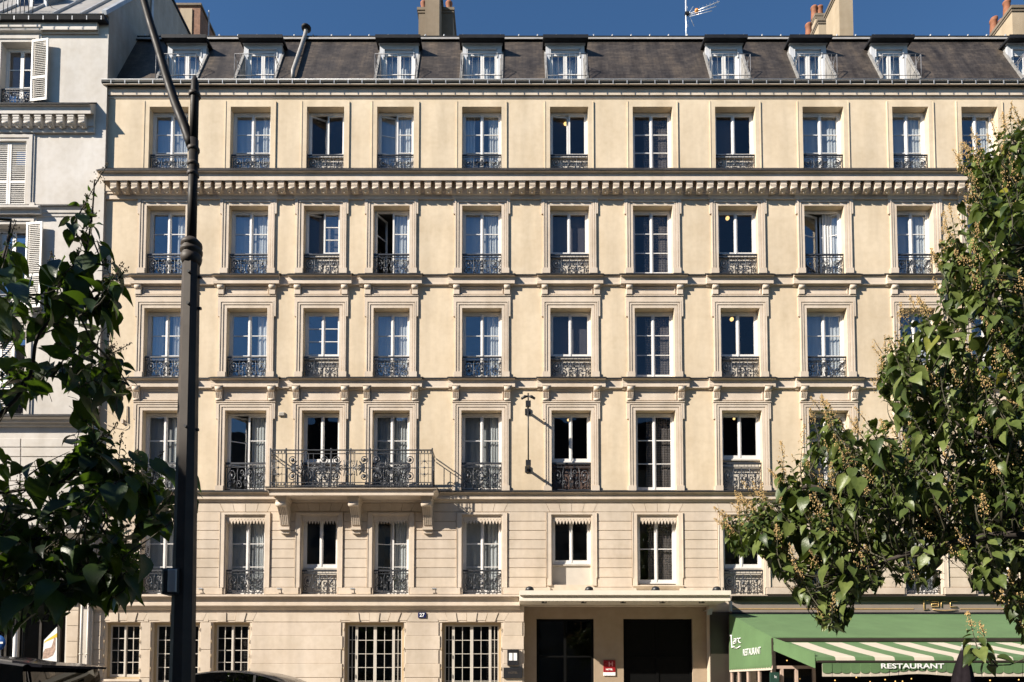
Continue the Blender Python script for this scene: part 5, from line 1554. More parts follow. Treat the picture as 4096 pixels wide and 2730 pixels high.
# lettering on the side panel (plane x = const, reads from the front to the back of the street side)
def side_point(zx, zy):
    px, py = 2860+zx/3.922, 2380+zy/3.922
    # intersect pixel ray with plane x = XA-.02
    u = (px-2048)/FPX; v = (1365+SHIFT-py)/FPX
    t = (XA-.034)/u
    return Vector((XA-.036, CY + t*(ct-v*st), CZ + t*(st+v*ct)))
def side_stroke(name, pts, r):
    b = MB(); b.tube([side_point(*p) for p in pts], r, 4); part(aw, name, b, M['white_print'])
side_stroke('letter', [(232,640),(262,640),(258,660),(268,830),(300,812)], .022)
side_stroke('letter', [(288,700),(322,690),(322,760),(290,766),(290,732),(322,726)], .016)
side_stroke('letter', [(342,758),(342,690),(362,684)], .016)
side_stroke('letter', [(400,680),(370,686),(372,740),(402,752)], .016)
side_stroke('swoosh', [(300,836),(350,838),(398,806)], .014)
tm = text_mesh('RESTAURANT', .40, M['white_print'], .002, bold=.0)
pa, pb_ = side_point(440, 905), side_point(716, 885)
xs2 = [v.co.x for v in tm.vertices]; wtxt = max(xs2)-min(xs2)
o = inst(aw, 'lettering', tm, ((pa+pb_)/2)); o.rotation_euler = (R(90), 0, R(-90)); ls = abs(pb_.y-pa.y)/wtxt; o.scale = (ls, 1.0*abs(side_point(440,850).z-side_point(440,958).z)/.29, 1)
# glazed side under the panel
gs = root('terrace_glazing', (XA, -1.9, 0), 'pale wooden terrace screen with glass panes below the green side panel', 'screen')
mb = MB(); zg_ = Zp(2682, -2.0)
for y in (-.36, -1.0, -1.75, -2.6, -3.5): mb.box(XA+.0, XA+.07, y-.045, y+.045, 0.9, zg_)
mb.box(XA+.0, XA+.07, -3.545, -.32, zg_+.001, zg_+.07); mb.box(XA+.0, XA+.07, -3.545, -.32, .82, .899); part(gs, 'frame', mb, M['wood_frame'])
mb = MB(); mb.box(XA+.0, XA+.06, -3.545, -.32, 0, .815); part(gs, 'base_panel', mb, M['wood_frame'])
for a, c in ((-.405,-.955),(-1.045,-1.705),(-1.795,-2.555),(-2.645,-3.455)):
    b = MB(); b.box(XA+.03, XA+.036, c, a, .905, zg_-.002); part(gs, 'pane', b, M['shop_glass'])
cu = MB()
vs = []; fs_ = []
for k in range(15):
    y = -.45-.5*k/14; vs += [(XA+.12+.02*math.sin(k*1.7), y, zg_-.02), (XA+.12+.02*math.sin(k*1.7+.5), y-.05*math.sin(k), 1.0)]
    if k: fs_.append((2*k-2,2*k-1,2*k+1,2*k))
cu.add(vs, fs_, True); part(gs, 'tied_curtain', cu, M['cream_cloth'])
# front door frame of the terrace
fd = root('terrace_door_frame', (Xp(3170,2700,-3.6), -3.6, 0), 'pale wooden door frame at the terrace front beside a dark menu board', 'door frame')
mb = MB()
xa, xb = Xp(3088,2690,-3.6), Xp(3258,2690,-3.6)
ztd = Zp(2676,-3.6)
mb.box(xa, xb, -3.64, -3.56, ztd, ztd+.075)
for p in (3126, 3184, 3254): xx = Xp(p,2690,-3.6); mb.box(xx-.035, xx+.035, -3.64, -3.56, 0, ztd)
part(fd, 'frame', mb, M['wood_frame'])
for a, c in ((3132,3178),(3190,3248)):
    b = MB(); b.box(Xp(a,2690,-3.6), Xp(c,2690,-3.6), -3.603, -3.597, .1, ztd-.002); part(fd, 'pane', b, M['shop_glass'])
mbd = root('menu_board', (Xp(3100,2720,-3.72), -3.72, Zp(2745,-3.72)), 'small dark green menu board with white letters beside the terrace door', 'menu board')
mb = MB(); mb.box(Xp(3082,2710,-3.72), Xp(3117,2710,-3.72), -3.72, -3.66, Zp(2740,-3.72), Zp(2690,-3.72)); part(mbd, 'board', mb, simple('board_green', (.015,.05,.035), .5))
o = inst(mbd, 'lettering', text_mesh('lc', .10, M['white_print'], .002), (Xp(3103,2708,-3.73), -3.724, Zp(2708,-3.73))); o.rotation_euler = (R(90),0,0)
# dark terrace room
tr = root('terrace_room', (12, -2, 0), 'dark restaurant terrace interior under the awnings', 'terrace')
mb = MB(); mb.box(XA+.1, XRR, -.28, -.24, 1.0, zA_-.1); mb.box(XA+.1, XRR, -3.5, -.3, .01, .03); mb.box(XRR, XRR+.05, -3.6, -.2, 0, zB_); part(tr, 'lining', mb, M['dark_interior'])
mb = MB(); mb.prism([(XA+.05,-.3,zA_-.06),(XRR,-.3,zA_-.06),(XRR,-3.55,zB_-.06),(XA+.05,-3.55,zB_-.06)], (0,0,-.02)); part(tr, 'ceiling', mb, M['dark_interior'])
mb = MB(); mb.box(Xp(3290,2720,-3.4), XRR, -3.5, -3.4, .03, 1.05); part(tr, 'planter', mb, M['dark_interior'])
# striped awning
sa_ = root('striped_awning', (XA+2, -6, 0), 'green and cream striped folding awning with RESTAURANT on its scalloped front', 'awning')
zs_top, zs_f = Zp(2571, -3.68), Zp(2626, -5.92)
xk = XA+.01; k = 0; sw = .414
def cloth_z(y): return zs_top + (zs_f-zs_top)*(y+3.68)/(-5.92+3.68)
xk = Xp(3276, 2630, -5.95)-.414*.30
first = True
xs_list = [XA+.01]
x_ = Xp(3341, 2640, -5.98)
while x_ > XA+.05: x_ -= sw
x_ += sw
while x_ < XRR: xs_list.append(x_); x_ += sw
xs_list.append(XRR)
i0 = min(range(len(xs_list)), key=lambda i: abs(xs_list[i]-Xp(3341,2640,-5.98)))
for i, (a, c) in enumerate(zip(xs_list[:-1], xs_list[1:])):
    b = MB()
    prf = [(-3.68, zs_top), (-4.8, cloth_z(-4.8)-.02), (-5.92, zs_f), (-5.98, zs_f-.025), (-6.0, zs_f-.09)]
    b.add([(a,y,z) for y,z in prf]+[(c,y,z) for y,z in prf]+[(a,y+.004,z-.012) for y,z in prf]+[(c,y+.004,z-.012) for y,z in prf],
          [(j,j+1,6+j,5+j) for j in range(4)]+[(10+j,15+j,16+j,11+j) for j in range(4)], False)
    part(sa_, 'cloth_stripe', b, M['cream_cloth'] if (i-i0) % 2 == 0 else M['green_cloth'])
mb = MB(); mb.prism([(XA,-3.62,Zp(2551,-3.6)),(XA,-3.62,Zp(2602,-3.6)),(XA,-5.95,Zp(2674,-5.95)),(XA,-5.95,Zp(2612,-5.95))], (.012,0,0)); part(sa_, 'side_flap', mb, M['green_cloth'])
mb = MB(); mb.box(Xp(3272,2640,-6), XRR, -6.0, -5.9, zs_f-.13, zs_f-.092); part(sa_, 'front_bar', mb, M['fascia_dark'])
mb = MB()
for xx in (XA+.4, XA+3.2, XA+6.0):
    mb.tube([(xx,-3.7,zs_top-.15),(xx+.5,-4.9,cloth_z(-4.9)-.15),(xx+.1,-5.9,zs_f-.13)], .025, 6)
part(sa_, 'folding_arms', mb, M['zinc'])
zv1, zv0, zvb = Zp(2653,-6.02), Zp(2692,-6.02), Zp(2707,-6.02)
xv0 = Xp(3290, 2670, -6.02)
wv = 38/2767*14.48
vb_, vc_ = MB(), MB()
x_ = xv0; k = 0
while x_ < XRR:
    dz = .055*math.exp(-((x_-Xp(3672,2690,-6.02))/.55)**2)
    x2 = x_+wv; dz2 = .055*math.exp(-((x2-Xp(3672,2690,-6.02))/.55)**2)
    yw = -6.02+.012*math.sin(k*.9)
    arc = [(x_+wv*(.5-.5*math.cos(t)), zv0+.03+(dz+dz2)/2 - .045*math.sin(t)) for t in [math.pi*j/6 for j in range(7)]]
    vb_.prism([(x_,yw,zv1),(x2,yw,zv1)]+[(a,yw,z) for a,z in arc[::-1]], (0,.008,0))
    vc_.prism([(x_,yw+.012,zv1-.02),(x2,yw+.012,zv1-.02),(x2,yw+.012,zvb+dz2),(x_,yw+.012,zvb+dz)], (0,.008,0))
    x_ = x2; k += 1
part(sa_, 'front_valance', vb_, M['green_cloth']); part(sa_, 'cream_border', vc_, M['cream_cloth'])
tm = text_mesh('RESTAURANT', .145, M['white_print'], .002, bold=.003)
xs2 = [v.co.x for v in tm.vertices]; wtxt = max(xs2)-min(xs2)
o = inst(sa_, 'lettering', tm, (Xp(3649,2665,-6.04), -6.042, Zp(2666,-6.04))); o.rotation_euler = (R(90),0,0); o.scale = ((Xp(3775,2665,-6.04)-Xp(3523,2665,-6.04))/wtxt, 1, 1)
# fairy lights
fl = root('fairy_lights', (9, -3.45, 1.6), 'string of tiny warm bulbs glowing in the dark under the striped awning', 'string lights')
fpos = [(3147.6,2642.6),(3206,2668.5),(3425,2710),(3540.5,2719.5),(3581,2726),(3610,2726),(3645.6,2715.6),(4075,2719.5),(3200,2716),(3340,2722),(3960,2722),(3480,2728)]
bm2 = MB(); bm2.lathe((0,0,0), [(.001,-.018),(.013,-.010),(.014,.004),(.001,.018)], 8); bulb = bm2.mesh('bulb', M['fairy'])
for px, py in fpos: inst(fl, 'bulb', bulb, P3(px, py, -3.45))
cb = MB(); cb.tube([P3(px, py-6, -3.44) for px, py in sorted(fpos)], .004, 4); part(fl, 'wire', cb, M['black'])
# folded parasol
pz = -6.75
pr_ = root('folded_parasol', (Xp(3850,2700,pz), pz, 0), 'dark folded parasol standing before the striped awning', 'parasol')
px0 = Xp(3858, 2600, pz)
vs = []; fs_ = []; nn = 16
rows_ = [(2568,.004),(2590,.03),(2625,.075),(2665,.12),(2705,.155),(2760,.18),(2830,.15)]
for j, (py, rr) in enumerate(rows_):
    for k in range(nn):
        a = 2*math.pi*k/nn; r2 = rr*(1+.30*math.cos(5*a+.5+j*.15)+.12*math.sin(8*a))
        vs.append((px0-.03*j/3+r2*math.cos(a), pz+r2*math.sin(a), Zp(py,pz)))
for j in range(len(rows_)-1):
    for k in range(nn): fs_.append((j*nn+k, j*nn+(k+1)%nn, (j+1)*nn+(k+1)%nn, (j+1)*nn+k))
b = MB(); b.add(vs, fs_, True); part(pr_, 'cloth', b, M['parasol'])
b = MB(); b.tube([(px0-.06,pz,.03),(px0-.03,pz,Zp(2580,pz))], .022, 8); part(pr_, 'pole', b, M['zinc'])
b = MB(); b.lathe((px0-.06,pz,0), [(.28,0),(.28,.04),(.05,.08)], 16); part(pr_, 'base', b, M['kerb'])
# =================================================================== STREET LAMP
dl = 5.0; yl = CY+dl
xl = Xp(731, 2610, yl)
lp = root('street_lamp', (xl, yl, 0), 'tall dark street lamp post with a curved arm in front of the facades', 'street lamp')
mb = MB()
def zl_(py): return Zp(py, yl)
mb.tube([(xl,yl,0),(xl,yl,.6)], [.125,.118], 8, smooth=False)
mb.tube([(xl,yl,.6),(xl,yl,zl_(1036))], [.094,.060], 8, smooth=False)
part(lp, 'shaft', mb, M['pole'])
mb = MB()
zc = zl_(1045)
mb.lathe((xl,yl,zc), [(.06,-.03),(.072,0),(.076,.03),(.066,.04),(.066,.055),(.078,.06),(.078,.085),(.066,.09),(.066,.105),(.076,.11),(.074,.135),(.05,.16),(.036,.17)], 16)
part(lp, 'collar', mb, M['pole'])
mb = MB(); mb.tube([(xl,yl,zc+.165),(xl,yl,zl_(560))], .034, 12); mb.tube([(xl,yl,zl_(560)),(xl,yl,zl_(385)),(xl,yl,zl_(330)),(xl,yl,zl_(308))], [.030,.030,.028,.012], 12); part(lp, 'upper_tube', mb, M['arm_paint'])
mb = MB()
for py in (600, 660, 700, 382): mb.lathe((xl,yl,zl_(py)), [(.036,-.015),(.043,-.008),(.043,.012),(.036,.018)], 12)
part(lp, 'clamp', mb, M['pole'])
apx = [(766,590),(757,560),(738,505),(700,410),(664,300),(632,190),(602,95),(575,0),(545,-90),(500,-170),(430,-230),(330,-262)]
mb = MB(); pts = [P3(a, b_, yl) for a, b_ in apx]
mb.tube(pts, [.034,.036,.036,.034,.032,.030,.028,.027,.026,.025,.024,.022], 10); part(lp, 'arm', mb, M['arm_paint'])
mb = MB(); e = pts[-1]; mb.lathe((e.x-.12,yl,e.z-.16), [(.001,0),(.15,.01),(.17,.05),(.12,.15),(.05,.2),(.001,.22)], 14); part(lp, 'lantern', mb, M['pole'])
mb = MB(); zb0, zb1 = zl_(2384), zl_(2282)
xb0, xb1 = Xp(660,2330,yl-.05), Xp(727,2330,yl-.05)
mb.cbox(xb0, xb1, yl-.115, yl+.02, zb0, zb1, .02)
o = part(lp, 'control_box', mb, M['black'])
mb = MB(); mb.cbox(xb0+.055, xb1-.004, yl-.128, yl-.1155, zb0+.012, zb1-.012, .006); part(o, 'cover', mb, M['zinc'])
for py in (1110, 1235, 1720):
    z = zl_(py)
    for a_, b_ in (((xl+.05,yl,z),(xl+.082,yl,z)), ((xl+.02,yl-.05,z),(xl+.02,yl-.085,z))):
        mb = MB(); mb.tube([a_, b_], .012, 6); part(lp, 'bolt', mb, M['black'])
mb = MB(); mb.lathe((xl,yl,0), [(.20,0),(.20,.03),(.16,.05),(.15,.25),(.13,.3)], 8, smooth=False); part(lp, 'base', mb, M['pole'])

# =================================================================== TREES
def leaf_template(fold, droop, twist=0.0, asp=.75):
    T = [0, .10, .27, .47, .68, .86]
    Wd = [.20, .42, .50, .43, .27, .11]
    v = []; 
    for t, w in zip(T, Wd):
        w *= asp
        x = t; z = -droop*t*t
        back = -.10 if t == 0 else 0
        tw = twist*t
        zl = fold*w + tw*w; zr = fold*w - tw*w
        v += [(x+back, w, z+zl+.012*math.sin(t*21)), (x, 0, z), (x+back, -w, z+zr+.012*math.sin(t*19+1))]
    v.append((1.0, .015*twist, -droop-.02))
    f = []
    for i in range(5):
        a = i*3
        f += [(a, a+1, a+4, a+3), (a+1, a+2, a+5, a+4)]
    f += [(15, 16, 18), (16, 17, 18)]
    return v, f
TPL = [leaf_template(.25,.25,.1), leaf_template(.5,.35,-.2), leaf_template(.12,.5,.3), leaf_template(.7,.15,.05), leaf_template(.3,.6,-.1,.58), leaf_template(.05,.15,.2,.8)]
BUD = ([(0,0,-1),(0,0,1),(1,0,0),(-1,0,0),(0,1,0),(0,-1,0)], [(1,2,4),(1,4,3),(1,3,5),(1,5,2),(0,4,2),(0,3,4),(0,5,3),(0,2,5)])

def inpoly(x, y, poly):
    c = False; n = len(poly); j = n-1
    for i in range(n):
        xi, yi = poly[i]; xj, yj = poly[j]
        if (yi > y) != (yj > y) and x < (xj-xi)*(y-yi)/(yj-yi)+xi: c = not c
        j = i
    return c

class Tree:
    def __init__(s, name, base, label, cat, seed, leafmat, budmat):
        s.root = root(name, base, label, cat, None)
        s.r = random.Random(seed); s.leaves = []; s.bv = []; s.bf = []; s.tw = MB(); s.limbpts = []; s.lm = leafmat; s.bm = budmat
        s.br = MB()
    def limb(s, pts, r0, r1):
        # smooth path through points
        P = [Vector(p) for p in pts]; path = []
        n = 6
        for i in range(len(P)-1):
            p0 = P[max(i-1,0)]; p1 = P[i]; p2 = P[i+1]; p3 = P[min(i+2,len(P)-1)]
            for k in range(n):
                t = k/n
                path.append(.5*((2*p1)+(p2-p0)*t+(2*p0-5*p1+4*p2-p3)*t*t+(3*p1-p0-3*p2+p3)*t**3))
        path.append(P[-1])
        m = len(path)
        s.br.tube(path, [r0+(r1-r0)*i/(m-1) for i in range(m)], 7)
        s.limbpts += path[3:]
    def add_leaf(s, p, d, n, L):
        d = d.normalized(); y = n.cross(d)
        if y.length < 1e-4: y = Vector((1,0,0)).cross(d)
        y.normalize(); z = d.cross(y)
        s.leaves.append((p, d, y, z, L, s.r.randrange(len(TPL))))
    def bud(s, p, r, st=1.6):
        b = len(s.bv); a = s.r.random()*3
        ca, sa = math.cos(a), math.sin(a)
        for x, y, z in BUD[0]:
            s.bv.append((p.x+r*(x*ca-y*sa), p.y+r*(x*sa+y*ca), p.z+r*st*z+r*.4*x))
        s.bf += [tuple(b+i for i in f) for f in BUD[1]]
    def twig(s, tip, length, up, Lmax, ok, nodes=7, pan=True, pancount=26, droop=.8, connect=True):
        r = s.r
        up = up.normalized()
        side = Vector((r.uniform(-1,1), r.uniform(-1,1), 0)); side -= up*side.dot(up); side.normalize()
        base = tip - up*length + side*length*.15 + Vector((0,0,-.02))
        path = [base + (tip-base)*t + side*(-.12*length)*math.sin(t*math.pi) for t in [i/6 for i in range(7)]]
        keep = [i for i in range(7) if ok(*proj(path[i]), 0)]
        if not keep or keep[-1] != 6 and len(keep) < 4: return
        path_ = path[keep[0]:]
        if len(path_) > 1: s.tw.tube(path_, [.008-.0009*i for i in range(7)][keep[0]:], 5)
        if keep[0] > 0: connect = False
        if connect and s.limbpts:
            q = min(s.limbpts, key=lambda a: (a-base).length_squared)
            mid = (q+base)/2 + Vector((r.uniform(-.1,.1), r.uniform(-.1,.1), -.06*(q-base).length))
            ok2 = all((not (0 <= proj(pp)[0] <= 4096 and 0 <= proj(pp)[1] <= 2730)) or ok(*proj(pp), 25) for pp in (mid, (mid+base)/2, (mid+q)/2))
            if ok2 and (q-base).length < 2.2:
                s.tw.tube([base, (base*.6+mid*.4)+Vector((0,0,.01)), mid, q], [.008,.009,.010,.012], 5)
        a0 = r.random()*6.28
        e1 = side; e2 = up.cross(side)
        for k in range(nodes):
            t = (k+.3)/nodes
            p = base + (tip-base)*t + side*(-.12*length)*math.sin(t*math.pi)
            L = Lmax*(1-.80*t**1.4)*r.uniform(.8,1.12)
            a = a0 + k*math.pi/2 + r.uniform(-.3,.3)
            for q in (0, 1):
                aa = a+q*math.pi
                rad = e1*math.cos(aa)+e2*math.sin(aa)
                pet = (rad*.9+up*.35+Vector((0,0,-.1)))
                b = p + pet*L*.36
                d = rad*.8 + Vector((0,0,-droop*r.uniform(.35,1.25))) + up*(.9*t*t)
                nrm = Vector((0,0,1)) + rad*.5 + Vector((r.uniform(-.75,.75), r.uniform(-.75,.75), 0))
                c = b + d.normalized()*L*.5
                if ok(*proj(c), 0) and r.random() < .93:
                    s.tw.tube([p, p+pet*L*.25+Vector((0,0,.01)), b], .0028, 3, caps=False)
                    s.add_leaf(b, d, nrm, L)
        if pan:
            h = length*.5
            s.tw.tube([tip, tip+up*h*.5, tip+up*h+Vector((r.uniform(-.02,.02),0,0))], [.005,.004,.002], 4)
            for k in range(pancount*3):
                t = r.random()
                p = tip + up*h*t + Vector((r.gauss(0,1), r.gauss(0,1), r.gauss(0,.5)))*(.025*(1-t)+.006)
                s.bud(p, r.uniform(.0036,.0072))
            for k in range(4):
                aa = r.random()*6.28; rad = e1*math.cos(aa)+e2*math.sin(aa); t = r.uniform(.1,.9)
                p = tip+up*h*t; d = rad+up*.6
                if ok(*proj(p+d*.03), 10): s.add_leaf(p, d, up+rad*.2, Lmax*.22*(1.2-t))
    def finish(s, nmax=300):
        # nearest leaves in the frame become parts of their own
        def infr(p):
            a, b = proj(p); return -20 < a < 4116 and -20 < b < 2750
        order = sorted(range(len(s.leaves)), key=lambda i: (0 if infr(s.leaves[i][0]) else 1, (s.leaves[i][0].y-CY)/s.leaves[i][4]))
        tmes = [raw_mesh('leaf', v, f, s.lm, True) for v, f in TPL]
        rl = s.root.location
        for i in order[:nmax]:
            p, d, y, z, L, k = s.leaves[i]
            o = bpy.data.objects.new('leaf', tmes[k]); COL.objects.link(o); o.parent = s.root
            o.matrix_local = Matrix(((d.x*L,y.x*L,z.x*L,p.x-rl.x),(d.y*L,y.y*L,z.y*L,p.y-rl.y),(d.z*L,y.z*L,z.z*L,p.z-rl.z),(0,0,0,1)))
        V = []; F = []
        for i in order[nmax:]:
            p, d, y, z, L, k = s.leaves[i]; b = len(V)
            V += [tuple(p + (d*a + y*c + z*e)*L - rl) for a, c, e in TPL[k][0]]
            F += [tuple(b+j for j in f) for f in TPL[k][1]]
        if V:
            o = bpy.data.objects.new('foliage', raw_mesh('foliage', V, F, s.lm, True)); COL.objects.link(o); o.parent = s.root; o['kind'] = 'stuff'
        if s.bv:
            me = raw_mesh('blossom', [tuple(Vector(p)-rl) for p in s.bv], s.bf, s.bm)
            o = bpy.data.objects.new('blossom', me); COL.objects.link(o); o.parent = s.root; o['kind'] = 'stuff'
        part(s.root, 'branch', s.br, M['bark'])
        part(s.root, 'twigs', s.tw, M['twig'], kind='stuff')
        print(s.root.name, 'leaves', len(s.leaves), 'buds', len(s.bf)//8)

K = 4096/2353
def px(l): return [(a*K, b*K) for a, b in l]
# ---- right hand tree
polyR = px([(2320,262),(2290,300),(2235,315),(2200,345),(2200,395),(2235,420),(2215,470),(2172,525),(2150,600),(2165,650),(2150,690),(2105,705),(2060,740),(2030,795),(2012,850),(2015,905),(2060,945),(2045,985),(1985,960),(1965,1000),(1930,980),(1905,925),(1870,950),(1840,1005),(1790,1050),(1740,1130),(1690,1165),(1660,1195),(1668,1250),(1690,1275),(1740,1262),(1785,1320),(1825,1330),(1820,1375),(1880,1395),(1885,1445),(1935,1450),(1960,1395),(1985,1355),(2060,1335),(2150,1350),(2210,1345),(2270,1360),(2300,1390),(2353,1470),(2700,1470),(3000,1250),(3200,900),(3150,400),(2950,0),(2650,-150),(2420,50),(2353,235)])
gapsR = [px([(2150,1272),(2195,1272),(2228,1345),(2155,1350)]), px([(2030,1305),(2050,1300),(2058,1340),(2025,1345)])]
polyR2 = px([(2205,1425),(2225,1420),(2270,1470),(2330,1480),(2330,1530),(2312,1545),(2265,1535),(2235,1540),(2205,1530),(2200,1480)])
trx, trY = 8.3, -12.6
tR = Tree('blossoming_tree', (trx, trY, 0), 'large sunlit green tree with tan flower spikes filling the right side', 'tree', 11, M['leaf_r'], M['bud'])
def okR(a, b, tol=0):
    if a > 4150: return True
    if inpoly(a, b, polyR) and not any(inpoly(a, b, g) for g in gapsR): return True
    return False
tR.br.tube([(trx,trY,0),(trx+.03,trY,1.2),(trx-.05,trY+.05,2.4),(trx-.1,trY+.05,3.1)], [.19,.155,.14,.13], 10)
tp = Vector((trx-.1, trY+.05, 3.0))
def LP(a, b, d): return P3(a*K, b*K, CY+d)
for ends in ([(2500,900,8.6),(2300,720,8.8),(2270,560,8.9),(2260,430,9.0)], [(2450,1080,8.3),(2250,1000,8.5),(2120,900,8.8),(2080,800,9.0)], [(2480,1200,8.2),(2250,1180,8.4),(2000,1150,8.7),(1850,1120,8.8),(1760,1180,8.9)],
             [(2500,1250,7.8),(2300,1230,7.8),(2100,1270,7.9),(1950,1320,8.0)], [(2600,800,8.2),(2500,500,8.0),(2450,300,8.2)], [(2750,900,8.8),(2850,600,9.0),(2800,300,9.0)], [(2800,1100,8.0),(2950,900,7.8)],
             [(2450,1150,9.4),(2200,1080,9.5),(1990,1060,9.4),(1900,1020,9.3)], [(2450,700,8.0),(2330,480,8.3),(2330,330,8.6)]):
    tR.limb([tp] + [LP(*e) for e in ends], .075, .014)
rr = tR.r
cen = Vector((7.6, -12.2, 5.2))
def spawnR(n, poly, ok, xr, yr_, d0, d1, Lr=(.135,.235)):
    c = 0; tries = 0
    while c < n and tries < n*60:
        tries += 1
        a, b = rr.uniform(*xr), rr.uniform(*yr_)
        if not inpoly(a, b, poly): continue
        d = rr.uniform(d0, d1)
        tip = P3(a, b, CY+d)
        out = tip-cen; out.z *= .35; out.normalize()
        up = Vector((0,0,1))*rr.uniform(.7,1.2) + out*rr.uniform(.15,.75) + Vector((rr.uniform(-.25,.25), rr.uniform(-.25,.25), 0))
        tR.twig(tip, rr.uniform(.34,.55), up, rr.uniform(*Lr), ok, nodes=rr.choice((6,7,8)), pancount=rr.choice((14,20,28)), pan=rr.random() < .7)
        c += 1
spawnR(400, polyR, okR, (2890,4130), (450,2600), 7.4, 9.6)
spawnR(220, polyR, okR, (2890,4130), (450,2600), 8.6, 9.9, (.17,.25))
spawnR(190, polyR, okR, (4096,5570), (-250,2560), 7.2, 10.4, (.19,.26))
# tips along the silhouette
for a, b in ((2322,268),(2310,300),(2255,335),(2212,352),(2240,318),(2206,378),(2190,500),(2168,528),(2155,598),(2105,706),(2072,738),(2035,800),(2018,868),(2026,838),(1895,925),(1870,958),(1845,1010),(2080,720),(1800,1042),(1752,1130),(1915,950),(1965,985),(1700,1168),(1668,1205),(1680,1220),(1730,1170),(2330,330),(2290,305),(2345,270)):
    d = rr.uniform(8.0, 9.0); tip = LP(a, b+12, d)
    tR.twig(tip, rr.uniform(.36,.5), Vector((rr.uniform(-.35,.05), rr.uniform(-.2,.1), 1)), rr.uniform(.16,.20), okR, pancount=26)
for a, b in ((1664,1188),(1685,1200),(1705,1180),(1678,1222),(1700,1230),(1725,1172),(1740,1215),(1760,1150),(1730,1240),(1775,1250),(1790,1290),(1835,1370),(1870,1385),(1900,1425),(1930,1420),(1845,1340),(1800,1110),(1780,1180)):
    d = rr.uniform(8.2, 9.0)
    tR.twig(LP(a, b, d), rr.uniform(.36,.5), Vector((-.75, rr.uniform(-.2,.1), .75)), rr.uniform(.18,.23), okR, pancount=24)
# low hanging spray over the striped awning
ok2 = lambda a, b, tol=0: inpoly(a, b, polyR2) or a > 4096
for a, b in ((2232,1440),(2262,1462)):
    tR.twig(LP(a, b, 7.6), .34, Vector((-.25,0,1)), .21, ok2, nodes=6, pancount=26, connect=False)
tR.tw.tube([LP(2420,1350,7.7), LP(2352,1515,7.6), LP(2320,1528,7.6), LP(2275,1530,7.6), LP(2250,1505,7.6)], [.012,.009,.008,.007,.006], 5)
tR.finish()

# ---- left hand tree
polyL = [[(0,840),(40,860),(75,960),(110,1040),(140,1130),(190,1060),(220,960),(235,830),(280,790),(318,700),(360,690),(390,700),(440,760),(478,870),(492,960),(480,1010),(520,1080),(532,1185),(475,1290),(425,1330),(385,1480),(330,1420),(180,1400),(60,1420),(0,1480)],
         [(0,1430),(160,1470),(280,1420),(400,1395),(440,1370),(478,1380),(512,1425),(535,1500),(545,1570),(500,1640),(430,1650),(350,1610),(310,1550),(190,1490),(160,1590),(60,1600),(0,1700)],
         [(0,1800),(90,1790),(150,1850),(210,1840),(300,1790),(250,1745),(330,1690),(370,1640),(410,1690),(480,1740),(530,1840),(590,1820),(640,1870),(700,1880),(830,1900),(830,1965),(720,2060),(690,2140),(590,2110),(520,2170),(570,2260),(575,2340),(480,2410),(400,2425),(310,2395),(230,2470),(110,2500),(0,2520)],
         [(420,2260),(500,2190),(580,2200),(600,2290),(520,2300),(480,2360),(400,2370)]]
gapsL = [[(60,2060),(130,2060),(200,2110),(160,2160),(90,2120)], [(300,2080),(330,2160),(250,2200),(200,2160)], [(360,2130),(440,2150),(420,2230),(350,2240)], [(330,2280),(420,2300),(400,2350),(330,2340)]]
tlx, tly = Xp(-420, 2560, CY+6.0), CY+6.0
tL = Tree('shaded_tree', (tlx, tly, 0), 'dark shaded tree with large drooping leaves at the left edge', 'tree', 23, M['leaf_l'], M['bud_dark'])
def okL(a, b, tol=0):
    if a < -60: return True
    return any(inpoly(a, b, p) for p in polyL) and not any(inpoly(a, b, g) for g in gapsL)
tL.br.tube([(tlx,tly,0),(tlx,tly,1.2),(tlx-.03,tly,2.3),(tlx-.12,tly-.05,3.1)], [.15,.125,.115,.10], 10)
tpl = Vector((tlx-.03, tly, 2.5)); tp2 = Vector((tlx-.12, tly-.05, 3.0))
def LQ(a, b, d): return P3(a, b, CY+d)
for st_, ends in ((tp2, [(60,1600,6.1),(150,1350,6.0),(240,1240,5.9),(300,1120,5.85),(345,1000,5.8),(368,860,5.8),(378,720,5.8)]), (tp2, [(20,1650,6.4),(100,1520,6.3),(200,1505,6.2),(300,1525,6.1),(380,1520,6.0),(440,1440,6.0)]),
                  (tp2, [(150,1950,6.2),(280,1900,6.1),(360,1800,6.0),(375,1720,6.0)]), (tpl, [(220,2050,6.3),(380,2080,6.2),(520,2000,6.2),(640,1960,6.2)]), (tpl, [(200,2150,6.0),(300,2250,5.9),(400,2300,5.9)]),
                  (tp2, [(-150,1500,6.0),(-500,1100,5.6),(-900,700,5.2)]), (tp2, [(-200,1900,5.6),(-700,1700,5.2),(-1300,1300,4.8)]), (tp2, [(-100,1300,6.4),(10,1050,6.4),(45,880,6.4)]), (tp2, [(-200,1700,6.6),(-500,1500,6.9)])):
    tL.limb([st_] + [LQ(*e) for e in ends], .045 if ends[0][0] < 0 else .017, .006)
rl_ = tL.r
def twL(a, b, d, ln, L, up=None, pan=True, ok=okL, nodes=6, droop=1.0):
    tL.twig(LQ(a, b, d), ln, up or Vector((rl_.uniform(-.3,.3), rl_.uniform(-.3,.3), 1)), L, ok, nodes=nodes, pan=pan, pancount=12, droop=droop)
